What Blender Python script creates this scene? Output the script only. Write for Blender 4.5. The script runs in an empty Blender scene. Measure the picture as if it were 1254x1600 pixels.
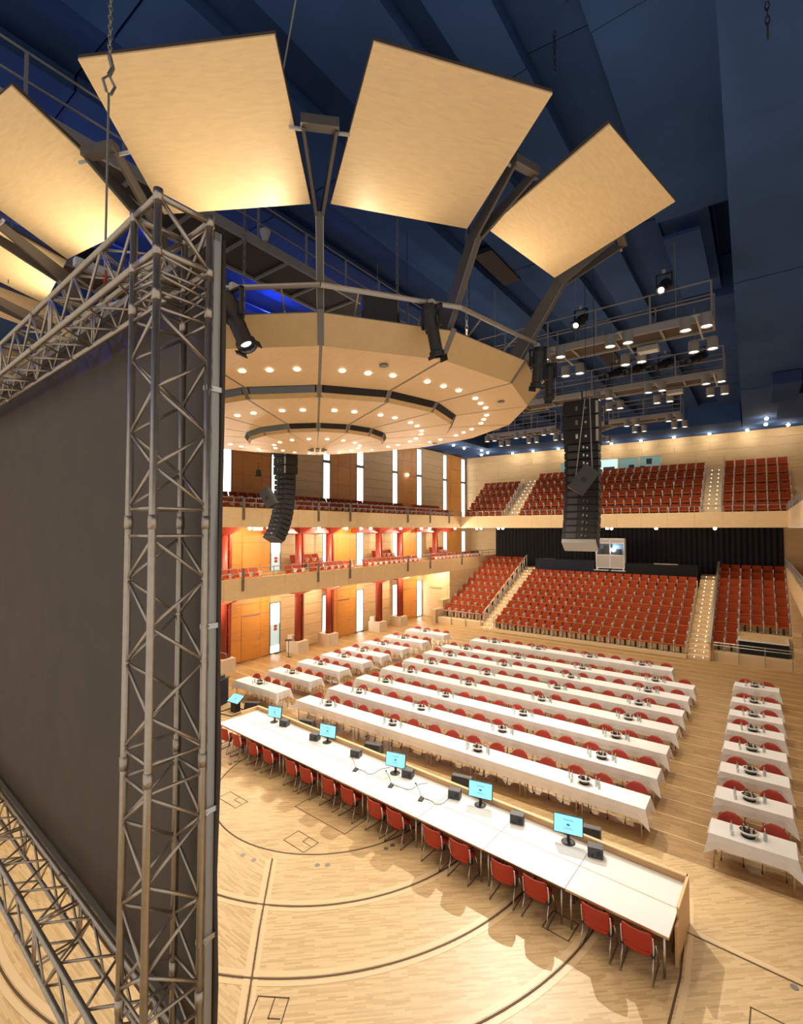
import bpy, math, random
from mathutils import Vector, Matrix, Euler
random.seed(7)
scene = bpy.context.scene
C = scene.collection
R = math.radians
PI = math.pi

# ------------------------------------------------------------------ camera
cam_d = bpy.data.cameras.new('camera'); cam = bpy.data.objects.new('camera', cam_d); C.objects.link(cam)
cam_d.sensor_fit = 'VERTICAL'; cam_d.sensor_height = 36.0; cam_d.lens = 755.6 / 1600 * 36.0
cam_d.clip_start = 0.05; cam_d.clip_end = 300
cam.location = (0, 0, 7.5)
cam.rotation_euler = (R(92.0), 0, R(36.6))
scene.camera = cam
# ------------------------------------------------------------------ world and exposure
w = bpy.data.worlds.new('world'); scene.world = w; w.use_nodes = True
w.node_tree.nodes['Background'].inputs[0].default_value = (1.0, 0.92, 0.82, 1)
w.node_tree.nodes['Background'].inputs[1].default_value = 0.40
vs = scene.view_settings
vs.view_transform = 'Standard'; vs.look = 'None'; vs.exposure = 0.76; vs.gamma = 1.0; vs.use_curve_mapping = False
# ------------------------------------------------------------------ lights (lamps of the hall, plus spots added for brightness)
def light(kind, name, loc, energy, col=(1, .86, .68), size=.1, target=None, angle=60, blend=.6):
    d = bpy.data.lights.new(name, kind); d.energy = energy; d.color = col
    if kind == 'AREA': d.shape = 'DISK'; d.size = size
    else: d.shadow_soft_size = size
    if kind == 'SPOT': d.spot_size = R(angle); d.spot_blend = blend
    o = bpy.data.objects.new(name, d); C.objects.link(o); o.location = loc
    if target is not None:
        o.rotation_euler = (Vector(target) - Vector(loc)).to_track_quat('-Z', 'Y').to_euler()
    return o
CX, CY = -10.275, 9.708          # canopy and stage-circle axis
AZ0 = -42.884                    # azimuth of the canopy rib that points at the camera
WARM = (1, .87, .68)
K_KEY, K_CAN, K_CATW, K_PETAL, K_REAR, K_UNDER, K_WIN, K_BLUE = 5200, 110, 260, 40, 16, 38, 2.3, 70
# front-of-house key spots on the second cross catwalk
light('SPOT', 'key_spot', (-9.6, 21.6, 13.4), K_KEY, (1, .92, .80), .05, (-8.6, 8.2, 0), 62, .5)
light('SPOT', 'key_spot', (-8.6, 15.3, 13.9), K_KEY * .38, (1, .92, .80), .05, (-7.0, 8.6, 0), 95, .6)
# house lights shining down over the banquet floor
for (lx, ly) in ((-13, 16), (-5.0, 16.0), (-1.5, 16.0), (-13, 21.6), (-4.5, 21.6), (-1.3, 21.6), (-13.5, 28), (-9, 27.2), (-4.2, 28.2), (-17.0, 13), (-17.0, 19), (-17.0, 26), (-17.0, 32)):
    light('SPOT', 'house_light', (lx, ly, 12.5), K_CATW * 2.1, WARM, .25, (lx - (2.6 if lx < -16 else 0), ly + .6, 0), 110, .8)  # left spots added and tilted to brighten the left balcony fronts
# rear stalls and rear balcony wash
for lx in (-17, -12, -7, -2):
    light('SPOT', 'rear_wash', (lx, 30.5, 13.6), K_CATW * 2.5, WARM, .25, (lx, 37.5, 4.5), 95, .8)
# ------------------------------------------------------------------ materials
MATS = {}
def mat(name, col, rough=.5, metal=0.0, spec=None, emit=None, estr=0, wood=0, wscale=1.0, wdir=(1, 1, 1), bump=0, trans=0, alpha=1, noise=0, nscale=8):
    if name in MATS: return MATS[name]
    m = bpy.data.materials.new(name); m.use_nodes = True
    nt = m.node_tree; b = nt.nodes['Principled BSDF']
    b.inputs['Base Color'].default_value = (*col, 1); b.inputs['Roughness'].default_value = rough; b.inputs['Metallic'].default_value = metal
    if spec is not None: b.inputs['Specular IOR Level'].default_value = spec
    if emit: b.inputs['Emission Color'].default_value = (*emit, 1); b.inputs['Emission Strength'].default_value = estr
    if trans: b.inputs['Transmission Weight'].default_value = trans
    if alpha < 1: b.inputs['Alpha'].default_value = alpha
    if wood or noise:
        tc = nt.nodes.new('ShaderNodeTexCoord'); mp = nt.nodes.new('ShaderNodeMapping'); nz = nt.nodes.new('ShaderNodeTexNoise')
        mp.inputs['Scale'].default_value = wdir
        nt.links.new(tc.outputs['Object'], mp.inputs['Vector']); nt.links.new(mp.outputs['Vector'], nz.inputs['Vector'])
        nz.inputs['Scale'].default_value = wscale * 6 if wood else nscale; nz.inputs['Detail'].default_value = 5
        if wood: nz.inputs['Distortion'].default_value = .6
        rp = nt.nodes.new('ShaderNodeValToRGB'); k = wood or noise
        rp.color_ramp.elements[0].position = .3; rp.color_ramp.elements[1].position = .7
        rp.color_ramp.elements[0].color = (*[c * (1 - k) for c in col], 1); rp.color_ramp.elements[1].color = (*[min(1, c * (1 + k)) for c in col], 1)
        nt.links.new(nz.outputs['Fac'], rp.inputs['Fac'])
        oi = nt.nodes.new('ShaderNodeObjectInfo'); hv = nt.nodes.new('ShaderNodeHueSaturation'); mr = nt.nodes.new('ShaderNodeMapRange')
        mr.inputs['To Min'].default_value = 1 - k * .45; mr.inputs['To Max'].default_value = 1 + k * .45
        nt.links.new(oi.outputs['Random'], mr.inputs['Value']); nt.links.new(mr.outputs['Result'], hv.inputs['Value'])
        nt.links.new(rp.outputs['Color'], hv.inputs['Color']); nt.links.new(hv.outputs['Color'], b.inputs['Base Color'])
        if bump:
            bp = nt.nodes.new('ShaderNodeBump'); bp.inputs['Strength'].default_value = bump; bp.inputs['Distance'].default_value = .01
            nt.links.new(nz.outputs['Fac'], bp.inputs['Height']); nt.links.new(bp.outputs['Normal'], b.inputs['Normal'])
    MATS[name] = m
    return m
def brick_setup(br, c1, c2, cm, length=.30, width=.034):
    br.offset = .37; br.offset_frequency = 3; br.squash = 1
    br.inputs['Color1'].default_value = (*c1, 1); br.inputs['Color2'].default_value = (*c2, 1); br.inputs['Mortar'].default_value = (*cm, 1)
    br.inputs['Scale'].default_value = 1; br.inputs['Brick Width'].default_value = length; br.inputs['Row Height'].default_value = width
    br.inputs['Mortar Size'].default_value = .0008; br.inputs['Bias'].default_value = .25
def parquet(name, c1, c2, cm, rot=0, length=.5, width=.07, rough=.38):
    m = bpy.data.materials.new(name); m.use_nodes = True; nt = m.node_tree; b = nt.nodes['Principled BSDF']
    tc = nt.nodes.new('ShaderNodeTexCoord'); mp = nt.nodes.new('ShaderNodeMapping'); mp.inputs['Rotation'].default_value = (0, 0, -R(rot))
    br = nt.nodes.new('ShaderNodeTexBrick'); brick_setup(br, c1, c2, cm, length, width)
    nt.links.new(tc.outputs['Object'], mp.inputs['Vector']); nt.links.new(mp.outputs['Vector'], br.inputs['Vector'])
    nz = nt.nodes.new('ShaderNodeTexNoise'); nz.inputs['Scale'].default_value = 1.3; nz.inputs['Detail'].default_value = 4
    nt.links.new(tc.outputs['Object'], nz.inputs['Vector'])
    mx = nt.nodes.new('ShaderNodeMix'); mx.data_type = 'RGBA'; mx.blend_type = 'MULTIPLY'; mx.inputs['Factor'].default_value = .35
    rp = nt.nodes.new('ShaderNodeValToRGB'); rp.color_ramp.elements[0].color = (.62, .58, .5, 1); rp.color_ramp.elements[1].color = (1, 1, 1, 1)
    rp.color_ramp.elements[0].position = .3; rp.color_ramp.elements[1].position = .65
    nt.links.new(nz.outputs['Fac'], rp.inputs['Fac']); nt.links.new(br.outputs['Color'], mx.inputs['A']); nt.links.new(rp.outputs['Color'], mx.inputs['B'])
    nt.links.new(mx.outputs['Result'], b.inputs['Base Color']); b.inputs['Roughness'].default_value = rough
    MATS[name] = m
    return m
M_MAPLE = mat('maple', (.88, .65, .36), .42, wood=.06, wscale=.7, wdir=(1, 6, 1))
M_MAPLE2 = mat('maple_edge', (.74, .52, .26), .45, wood=.04, wscale=.7, wdir=(2, 2, 1))
M_EDGE = mat('panel_edge', (.10, .06, .035), .6)
M_BEIGE = mat('beige_wood', (.62, .44, .23), .5, wood=.10, wscale=.35, wdir=(.6, .6, 6))
M_FASCIA = mat('fascia_wood', (.74, .53, .28), .48, wood=.05, wscale=.5, wdir=(1, 1, 4))
M_ORANGE = mat('orange_wood', (.62, .27, .06), .4, wood=.10, wscale=.35, wdir=(.6, .6, 5))
M_OAK = mat('desk_oak', (.62, .38, .18), .45, wood=.10, wscale=.8, wdir=(1, 6, 6))
M_JOINT = mat('dark_joint', (.10, .055, .025), .7)
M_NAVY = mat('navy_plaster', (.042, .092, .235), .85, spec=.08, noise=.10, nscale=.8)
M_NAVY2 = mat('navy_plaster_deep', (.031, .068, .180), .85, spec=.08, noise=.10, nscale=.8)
M_SLOT = mat('slot_shade', (.012, .012, .014), .6)  # black stands in for the shade inside open slots and recesses
M_SLOTB = mat('slot_blue_reflection', (.16, .21, .27), .4)  # bluish tone paints a reflection onto the left slots
M_RIB = mat('grey_rib', (.22, .21, .20), .45)
M_ALU = mat('aluminium', (.52, .45, .37), .32, metal=.9, noise=.08, nscale=20)
M_STEEL = mat('grey_steel', (.28, .27, .25), .42, metal=.75)
M_RAIL = mat('rail_steel', (.42, .40, .37), .4, metal=.7)
M_ARM = mat('arm_steel', (.13, .115, .10), .5, metal=.3)
M_CATW = mat('catwalk_grey', (.30, .285, .26), .6, metal=.2)
M_CATD = mat('catwalk_mesh', (.075, .055, .042), .8)
M_BLACK = mat('black_plastic', (.018, .018, .02), .5)
M_SPK = mat('speaker_black', (.016, .0165, .018), .62, noise=.2, nscale=60)
M_SPKG = mat('speaker_grey', (.06, .06, .063), .6)
M_DSPK = mat('desk_speaker_grey', (.095, .095, .10), .55, noise=.1, nscale=40)
M_GREY = mat('light_grey', (.45, .44, .42), .5)
M_CLOTH = mat('black_cloth', (.072, .050, .033), .55, noise=.12, nscale=3)
M_CURT = mat('curtain_black', (.010, .010, .013), .9)
M_DRAPE = mat('drape_navy', (.012, .016, .035), .9)
M_WHITE = mat('white_laminate', (.78, .785, .775), .38)
M_LINEN = mat('white_linen', (.78, .77, .77), .75, noise=.02, nscale=4)
M_RED = mat('red_shell', (.44, .030, .012), .42)
M_REDB = mat('red_shell_dark', (.36, .034, .016), .5)
M_SEATR = mat('seat_red', (.26, .043, .014), .9, spec=.1, noise=.12, nscale=30)
M_SEATO = mat('seat_red_lit', (.42, .090, .020), .9, spec=.1, noise=.12, nscale=30)  # orange tone paints lamp light onto the red upholstery
M_COLR = mat('column_red', (.29, .035, .016), .38)
M_PLINTH = mat('plinth_stone', (.66, .53, .38), .6, noise=.05, nscale=10)
M_CHROME = mat('chrome', (.62, .61, .59), .2, metal=1)
M_SEATG = mat('seat_grey_metal', (.62, .60, .57), .4, metal=.1)
M_WINDOW = mat('daylight_pane', (.8, .85, .85), .2, emit=(1.0, 1.0, .97), estr=K_WIN)
M_FRAME = mat('window_frame', (.16, .15, .135), .6)
M_FROST = mat('frosted_pane', (.35, .45, .45), .3, emit=(.55, .72, .74), estr=.38)
M_GLASSG = mat('green_glass', (.16, .24, .23), .08, emit=(.35, .62, .58), estr=.14)  # glow of both glasses stands in for the lit room behind
M_GLASSL = mat('green_glass_lit', (.3, .5, .46), .08, emit=(.55, .85, .78), estr=.55)
M_LAMP = mat('lamp_glow', (1, 1, 1), .5, emit=(1, .90, .74), estr=4)
M_LAMP2 = mat('lamp_bright', (1, 1, 1), .5, emit=(1, .88, .68), estr=30)
M_LENS = mat('lens_glow', (1, 1, 1), .3, emit=(1, .95, .84), estr=5)
M_SCREEN = mat('screen_blue', (.1, .2, .3), .25, emit=(.22, .62, .92), estr=.85)
M_SCRTXT = mat('screen_ink', (.02, .05, .10), .4, emit=(.02, .10, .22), estr=.5)
M_BOTTLE = mat('bottle_glass', (.45, .58, .55), .12, alpha=.55)
M_BOTTLEB = mat('bottle_brown', (.06, .022, .010), .15)
M_BOTTLEW = mat('bottle_clear', (.70, .74, .72), .12, alpha=.6)
M_CAPR = mat('bottle_cap_red', (.45, .03, .02), .4)
M_BLUE_L = mat('blue_lamp', (.1, .1, .5), .4, emit=(.05, .12, 1), estr=6)
def parquet_split(name, A, B):
    m = bpy.data.materials.new(name); m.use_nodes = True; nt = m.node_tree; b = nt.nodes['Principled BSDF']
    tc = nt.nodes.new('ShaderNodeTexCoord'); outs = []
    for (c1, c2, cm, rot) in (A, B):
        mp = nt.nodes.new('ShaderNodeMapping'); mp.inputs['Rotation'].default_value = (0, 0, -R(rot)); br = nt.nodes.new('ShaderNodeTexBrick')
        brick_setup(br, c1, c2, cm); nt.links.new(tc.outputs['Object'], mp.inputs['Vector']); nt.links.new(mp.outputs['Vector'], br.inputs['Vector']); outs.append(br)
    sx = nt.nodes.new('ShaderNodeSeparateXYZ'); nt.links.new(tc.outputs['Object'], sx.inputs['Vector'])
    ad = nt.nodes.new('ShaderNodeMath'); ad.operation = 'ADD'; nt.links.new(sx.outputs['X'], ad.inputs[0]); nt.links.new(sx.outputs['Y'], ad.inputs[1])
    gt = nt.nodes.new('ShaderNodeMath'); gt.operation = 'GREATER_THAN'; gt.inputs[1].default_value = -1.785; nt.links.new(ad.outputs[0], gt.inputs[0])
    mx = nt.nodes.new('ShaderNodeMix'); mx.data_type = 'RGBA'; nt.links.new(gt.outputs[0], mx.inputs['Factor']); nt.links.new(outs[0].outputs['Color'], mx.inputs['A']); nt.links.new(outs[1].outputs['Color'], mx.inputs['B'])
    nt.links.new(mx.outputs['Result'], b.inputs['Base Color']); b.inputs['Roughness'].default_value = .4
    MATS[name] = m
    return m
P_AUD = parquet('parquet_hall', (.30, .180, .068), (.46, .285, .118), (.18, .10, .036), 0, .40, .055)
SA = ((.48, .32, .145), (.70, .51, .275), (.40, .255, .11))
P_S1 = parquet('parquet_stage_diagonal', *SA, 42, .30, .034)
P_STAGE = parquet_split('parquet_stage', (*SA, 0), (*SA, 42))
P_BORD = mat('floor_border', (.74, .55, .32), .4)
# ------------------------------------------------------------------ mesh helpers
class MB:
    def __init__(s): s.v = []; s.f = []
    def add(s, vs, fs):
        n = len(s.v); s.v += [tuple(v) for v in vs]; s.f += [tuple(i + n for i in f) for f in fs]; return s
    def bx(s, x0, x1, y0, y1, z0, z1):
        return s.add([(x0, y0, z0), (x1, y0, z0), (x1, y1, z0), (x0, y1, z0), (x0, y0, z1), (x1, y0, z1), (x1, y1, z1), (x0, y1, z1)],
                     [(0, 3, 2, 1), (4, 5, 6, 7), (0, 1, 5, 4), (1, 2, 6, 5), (2, 3, 7, 6), (3, 0, 4, 7)])
    def box(s, c, d, M=None):
        b = MB().bx(-d[0] / 2, d[0] / 2, -d[1] / 2, d[1] / 2, -d[2] / 2, d[2] / 2)
        M = M or Matrix.Identity(3)
        return s.add([Vector(c) + M @ Vector(v) for v in b.v], b.f)
    def hexa(s, a, b):          # two quads (bottom, top) joined
        return s.add(list(a) + list(b), [(0, 3, 2, 1), (4, 5, 6, 7), (0, 1, 5, 4), (1, 2, 6, 5), (2, 3, 7, 6), (3, 0, 4, 7)])
    def prism(s, pts, z0, z1):
        n = len(pts)
        return s.add([(x, y, z0) for x, y in pts] + [(x, y, z1) for x, y in pts],
                     [tuple(range(n - 1, -1, -1)), tuple(range(n, 2 * n))] + [(i, (i + 1) % n, n + (i + 1) % n, n + i) for i in range(n)])
    def tube(s, p, q, r, n=8, r2=None):
        p = Vector(p); q = Vector(q); d = q - p
        if d.length < 1e-6: return s
        r2 = r if r2 is None else r2
        a = d.normalized(); u = a.orthogonal().normalized(); w_ = a.cross(u)
        vs = []
        for k in range(n):
            t = 2 * PI * k / n; o = u * math.cos(t) + w_ * math.sin(t); vs.append(p + o * r)
        for k in range(n):
            t = 2 * PI * k / n; o = u * math.cos(t) + w_ * math.sin(t); vs.append(q + o * r2)
        return s.add(vs, [(k, (k + 1) % n, n + (k + 1) % n, n + k) for k in range(n)] + [tuple(range(n - 1, -1, -1)), tuple(range(n, 2 * n))])
    def path(s, pts, r, n=8):
        P = [Vector(p) for p in pts]; rings = []; up = None
        for i, p in enumerate(P):
            t = (P[min(i + 1, len(P) - 1)] - P[max(i - 1, 0)]).normalized()
            if up is None: up = t.orthogonal().normalized()
            up = (up - t * up.dot(t)).normalized(); w_ = t.cross(up)
            rings.append([p + (up * math.cos(2 * PI * k / n) + w_ * math.sin(2 * PI * k / n)) * r for k in range(n)])
        vs = [v for ring in rings for v in ring]; fs = []
        for i in range(len(P) - 1):
            fs += [(i * n + k, i * n + (k + 1) % n, (i + 1) * n + (k + 1) % n, (i + 1) * n + k) for k in range(n)]
        fs += [tuple(range(n - 1, -1, -1)), tuple((len(P) - 1) * n + k for k in range(n))]
        return s.add(vs, fs)
    def lathe(s, prof, n=16, c=(0, 0, 0)):
        vs = []; fs = []; m = len(prof)
        for k in range(n):
            t = 2 * PI * k / n
            for r, z in prof: vs.append((c[0] + r * math.cos(t), c[1] + r * math.sin(t), c[2] + z))
        for k in range(n):
            for i in range(m - 1):
                a = k * m + i; b = ((k + 1) % n) * m + i
                fs.append((a, b, b + 1, a + 1))
        return s.add(vs, fs)
    def quad(s, *p): return s.add(p, [tuple(range(len(p)))])
    def mesh(s, name, m, smooth=False, bevel=0):
        me = bpy.data.meshes.new(name); me.from_pydata(s.v, [], s.f); me.update()
        me.materials.append(m)
        if smooth:
            for p in me.polygons: p.use_smooth = True
        return me
    def build(s, name, m, parent=None, smooth=False, loc=None, rot=None):
        return inst(name, s.mesh(name, m, smooth), parent, loc, rot)
KIDS = {}
def inst(name, me, parent=None, loc=None, rot=None, scale=None):
    o = bpy.data.objects.new(name, me); C.objects.link(o)
    if parent is not None: o.parent = parent; KIDS.setdefault(parent.name, []).append(o)
    if loc is not None: o.location = loc
    if rot is not None: o.rotation_euler = rot
    if scale is not None: o.scale = scale
    return o
def tag(o, label=None, cat=None, group=None, kind=None):
    if label: o['label'] = label
    if cat: o['category'] = cat
    if group: o['group'] = group
    if kind: o['kind'] = kind
    return o
def thing(name, label, cat, loc=(0, 0, 0), rot=(0, 0, 0), group=None):
    return tag(inst(name, None, None, loc, rot), label, cat, group)
def struct(name, bm, m, label=None, parent=None):
    o = bm.build(name, m, parent)
    if parent is None: tag(o, label, None, None, 'structure')
    return o
def sempty(name, label=None, loc=(0, 0, 0)):
    return tag(inst(name, None, None, loc), label, None, None, 'structure')
def copy_tree(o, parent=None, loc=None, rot=None, label=None):
    c = o.copy(); C.objects.link(c); c.parent = parent
    if parent is not None: KIDS.setdefault(parent.name, []).append(c)
    if loc is not None: c.location = loc
    if rot is not None: c.rotation_euler = rot
    if label: c['label'] = label
    for ch in KIDS.get(o.name, []): copy_tree(ch, c)
    return c
ORD = ['first', 'second', 'third', 'fourth', 'fifth', 'sixth', 'seventh', 'eighth', 'ninth', 'tenth', 'eleventh', 'twelfth', 'thirteenth', 'fourteenth', 'fifteenth', 'sixteenth', 'seventeenth', 'eighteenth', 'nineteenth', 'twentieth', 'twenty-first', 'twenty-second', 'twenty-third', 'twenty-fourth', 'twenty-fifth']
def polar(r, az, z=0, cx=CX, cy=CY): return (cx + r * math.cos(R(az)), cy + r * math.sin(R(az)), z)
# ------------------------------------------------------------------ floor
XL, XR, XB, XBR = -23.7, 4.0, -20.97, 1.27       # left wall, right wall, left balcony front, right balcony front
ZL0, ZL1, ZU0, ZU1 = 3.94, 5.0, 7.58, 8.58       # lower / upper balcony fascia
YR, YC, YF = 42.84, 43.9, 36.9                   # upper rear wall, curtain, rear balcony front
STAGE_Y = 12.85
st = struct('floor', MB().bx(XL, XR, -3, STAGE_Y, -.4, 0), P_STAGE, 'pale parquet stage floor with dark circular joints')
SCX, SCY = -10.45, 10.6                           # centre of the stage circles
def arc_pts(r, a0, a1, n=80, z=.001): return [(SCX + r * math.cos(R(a0 + (a1 - a0) * i / n)), SCY + r * math.sin(R(a0 + (a1 - a0) * i / n)), z) for i in range(n + 1)]
MB().prism([p[:2] for p in arc_pts(3.33, 42, -222, 120)][::-1], 0, .002).build('floor_disc', P_S1, st)
def strip(pts, wd, name, m, parent, z=.002, z0=0):
    b = MB(); n = len(pts); L = []; Rr = []
    for i in range(n):
        p = Vector(pts[max(0, i - 1)][:2]); q = Vector(pts[min(n - 1, i + 1)][:2]); t = (q - p).normalized(); o = Vector((-t.y, t.x)) * wd / 2; c = Vector(pts[i][:2])
        L.append(c + o); Rr.append(c - o)
    vs = [(*v, z) for v in Rr] + [(*v, z) for v in L] + [(*v, z0) for v in Rr] + [(*v, z0) for v in L]
    fs = []
    for i in range(n - 1): fs += [(i, i + 1, n + i + 1, n + i), (2 * n + i, 2 * n + i + 1, i + 1, i), (n + i, n + i + 1, 3 * n + i + 1, 3 * n + i)]
    return b.add(vs, fs).build(name, m, parent)
for r, aa in ((3.33, (6, -186)), (4.86, (3, -184)), (6.41, (1, -182)), (7.84, (-2, -110))):
    strip(arc_pts(r, aa[0], aa[1], 160), .035, 'joint_strip', M_JOINT, st, .005)
    if r > 4: strip(arc_pts(r - .09, aa[0], aa[1], 160), .11, 'border_strip', P_BORD, st, .0035)
    if r > 4: strip(arc_pts(r + .09, aa[0], aa[1], 160), .09, 'border_strip', P_BORD, st, .0035)
LN = [(-9.08, 7.30), (-7.75, 5.95), (-6.445, 4.69), (-3.2, 1.5), (0, -1.7)]
strip(LN, .03, 'joint_strip', M_JOINT, st, .006)
strip([(x - .06, y - .06) for x, y in LN], .10, 'border_strip', P_BORD, st, .004); strip([(x + .05, y + .05) for x, y in LN], .07, 'border_strip', P_BORD, st, .004)
# right stage apron joint and border
strip([(-1.31, 10.6), (4.0, 10.3)], .03, 'joint_strip', M_JOINT, st, .005); strip([(-1.31, 10.69), (4.0, 10.39)], .11, 'border_strip', P_BORD, st, .003)
strip([(-1.40, 11.6), (-1.30, 10.6), (-1.24, 9.5), (-1.28, 8.5), (-1.45, 7.5), (-1.8, 6.4), (-2.3, 5.4)], .035, 'joint_strip', M_JOINT, st, .006)
strip([(-1.30, 11.6), (-1.20, 10.6), (-1.14, 9.5), (-1.18, 8.5), (-1.35, 7.5), (-1.7, 6.4), (-2.2, 5.4)], .09, 'border_strip', P_BORD, st, .004)
# floor hatches: thin dark outlines let into the stage
def hatch(cx, cy, a, wd, dp, inner=True, lw=.018):
    h = inst('floor_hatch', None, None, (cx, cy, .002), (0, 0, R(a)))
    b = MB()
    def ln(x0, y0, x1, y1): b.bx(min(x0, x1) - lw / 2, max(x0, x1) + lw / 2, min(y0, y1) - lw / 2, max(y0, y1) + lw / 2, 0, .004)
    ln(-wd / 2, -dp / 2, wd / 2, -dp / 2); ln(-wd / 2, dp / 2, wd / 2, dp / 2); ln(-wd / 2, -dp / 2, -wd / 2, dp / 2); ln(wd / 2, -dp / 2, wd / 2, dp / 2)
    b.build('outline', M_JOINT, h)
    if inner:
        b = MB(); ln(wd * .05, dp * .5, wd * .05, dp * .05); ln(wd * .05, dp * .05, wd * .42, dp * .05); b.build('lid_outline', M_JOINT, h)
    return h
for (p, a, wd, dp, lab, inn) in (((-11.9, 8.19), -1, .82, .38, 'small hatch outline in the stage circle, nearer the black screen', 1),
                           ((-9.02, 8.10), -2, .73, .45, 'hatch outline in the stage circle, nearest the radial joint', 1),
                           ((-6.22, 4.90), 33, .5, .75, 'hatch outline at the bottom edge beside the radial joint', 1),
                           ((-9.3, 9.35), -2, 1.9, .78, 'wide hatch outline half under the red desk chairs', 0),
                           ((-3.2, 9.35), -4, .5, .5, 'small hatch outline under the desk near its right end', 0),
                           ((.2, 9.15), -2, 1.0, .8, 'hatch outline at the bottom right corner of the stage', 1)):
    tag(hatch(*p, a, wd, dp, inn), lab, 'floor hatch', 'floor hatches')
m_sock = MB().lathe([(0, .006), (.055, .006), (.06, .003), (.06, 0)], 14).mesh('floor_socket', M_STEEL)
for (sx, sy, lab) in ((-9.72, 6.98, 'left floor socket of the pair on the screen side of the radial joint'), (-9.38, 7.02, 'right floor socket of the pair on the screen side of the radial joint'),
                      (-8.1, 7.76, 'left floor socket of the pair just right of the radial joint'), (-7.92, 7.9, 'right floor socket of the pair just right of the radial joint'),
                      (-7.22, 9.11, 'front floor socket of the pair behind the middle desk chairs'), (-7.17, 9.29, 'rear floor socket of the pair behind the middle desk chairs'),
                      (-13.73, 9.35, 'front floor socket of the pair near the left end of the desk'), (-13.75, 9.55, 'rear floor socket of the pair near the left end of the desk'),
                      (.28, 10.4, 'single floor socket near the right picture edge')):
    o = inst('floor_socket', m_sock, None, (sx, sy, 0.001)); tag(o, lab, 'floor socket', 'floor sockets')
# hall floor: shallow sawtooth platforms behind the stage
hall = struct('floor', MB().bx(XL, XR, STAGE_Y, YC + .2, -.4, -.09), P_AUD, 'brown strip parquet hall floor in shallow stepped platforms')
pit = .865; y = STAGE_Y + .015; k = 0
while y < 32.0:
    y1 = min(y + pit - .012, 32.9)
    b = MB().hexa([(XL, y, -.09), (XR, y, -.09), (XR, y1, -.09), (XL, y1, -.09)], [(XL, y, -.08), (XR, y, -.08), (XR, y1, 0), (XL, y1, 0)])
    b.build('floor_platform', P_AUD, hall); MB().bx(XL, XR, y1 - .035, y1, -.02, .003).build('edge_strip', P_BORD, hall); y += pit
struct('floor', MB().bx(XL, XR, y, YC + .2, -.07, -.02), P_AUD, 'parquet strip at the foot of the rear stalls')
# ------------------------------------------------------------------ left wall: bays of windows, orange door panels, beige boards
wl = struct('wall_left', MB().bx(XL - .5, XL - .12, -3, YC + .3, -.4, 16.8), M_BEIGE, 'left wall of beige boards and orange door panels')
STOREY = [(0.0, 3.94), (4.3, 7.58), (8.0, 14.55)]
def panel(y0, y1, z0, z1, m, parent, name='wall_panel', x=XL, th=.12):
    return MB().bx(x - th, x, y0 + .008, y1 - .008, z0 + .008, z1 - .008).build(name, m, parent)
nwin = 1; ndoor = 1
for kbay in range(-1, 4):
    b0 = 15.3 + 7.7 * kbay
    ye = min(b0 + 7.7, YR)
    for si, (z0, z1) in enumerate(STOREY):
        wt = (3.05, 7.30, 14.45)[si]
        # orange panel with tall door leaf
        if b0 + .7 > 10:
            ys = [b0 + .72, b0 + 1.42, b0 + 2.72, b0 + 3.38]
            zs = {0: [0, 1.25, 2.55, 3.2, 3.94], 1: [4.3, 5.5, 6.7, 7.58], 2: [8.0, 9.3, 10.6, 11.9, 13.2, 14.55]}[si]
            for j in range(len(zs) - 1):
                for i in range(3):
                    if si < 2 and i == 1 and zs[j + 1] <= (2.6 if si == 0 else 6.8): continue
                    panel(ys[i], ys[i + 1], zs[j], zs[j + 1], M_ORANGE, wl)
            if si < 2:
                zt = 2.55 if si == 0 else 6.7
                d = struct('door_%d' % ndoor, MB().bx(XL - .1, XL + .012, ys[1] + .01, ys[2] - .01, z0 + .01, zt), M_ORANGE, 'tall orange wooden wall door'); ndoor += 1
                MB().tube((XL + .04, ys[2] - .14, z0 + 1.0), (XL + .04, ys[2] - .14, z0 + 1.16), .012, 6).build('door_handle', M_CHROME, d)
                if si == 0: MB().bx(XL + .012, XL + .06, ys[1] + .08, ys[2] - .08, zt - .06, zt).build('door_closer', M_CHROME, d)
        # two windows
        for (wy0, wy1) in ((b0, b0 + .7), (b0 + 3.4, b0 + 4.2)):
            if wy0 < 10 or wy1 > YR: continue
            wo = sempty('window_%d' % nwin, 'narrow bright daylight window with a slim grey frame'); nwin += 1
            f = MB(); t = .045
            f.bx(XL - .12, XL + .02, wy0, wy0 + t, z0, wt).bx(XL - .12, XL + .02, wy1 - t, wy1, z0, wt).bx(XL - .12, XL + .02, wy0, wy1, wt - t, wt).bx(XL - .12, XL + .02, wy0, wy1, z0, z0 + t)
            f.build('window_frame', M_FRAME, wo)
            zz = [z0 + t, wt - t] if si < 2 else [z0 + t, 12.0, 12.2, wt - t]
            if si == 2: MB().bx(XL - .10, XL + .01, wy0 + t, wy1 - t, 12.0, 12.2).build('transom', M_FRAME, wo)
            if si < 2 and 18 < wy0 < 19: MB().bx(XL - .088, XL - .058, wy0 + t, wy1 - t, z0 + .45, z0 + 1.75).build('frosted_pane', M_FROST, wo)
            for q in range(0, len(zz), 2): MB().bx(XL - .09, XL - .06, wy0 + t, wy1 - t, zz[q], zz[q + 1]).build('pane', M_WINDOW, wo)
            panel(wy0, wy1, wt, z1, M_BEIGE, wl)
        # beige boards
        if ye - (b0 + 4.2) > .3:
            nb = 6 if si < 2 else 10
            for j in range(nb):
                za = z0 + (z1 - z0) * j / nb; zb = z0 + (z1 - z0) * (j + 1) / nb
                panel(b0 + 4.2, ye, za, zb, M_BEIGE, wl)
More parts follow.
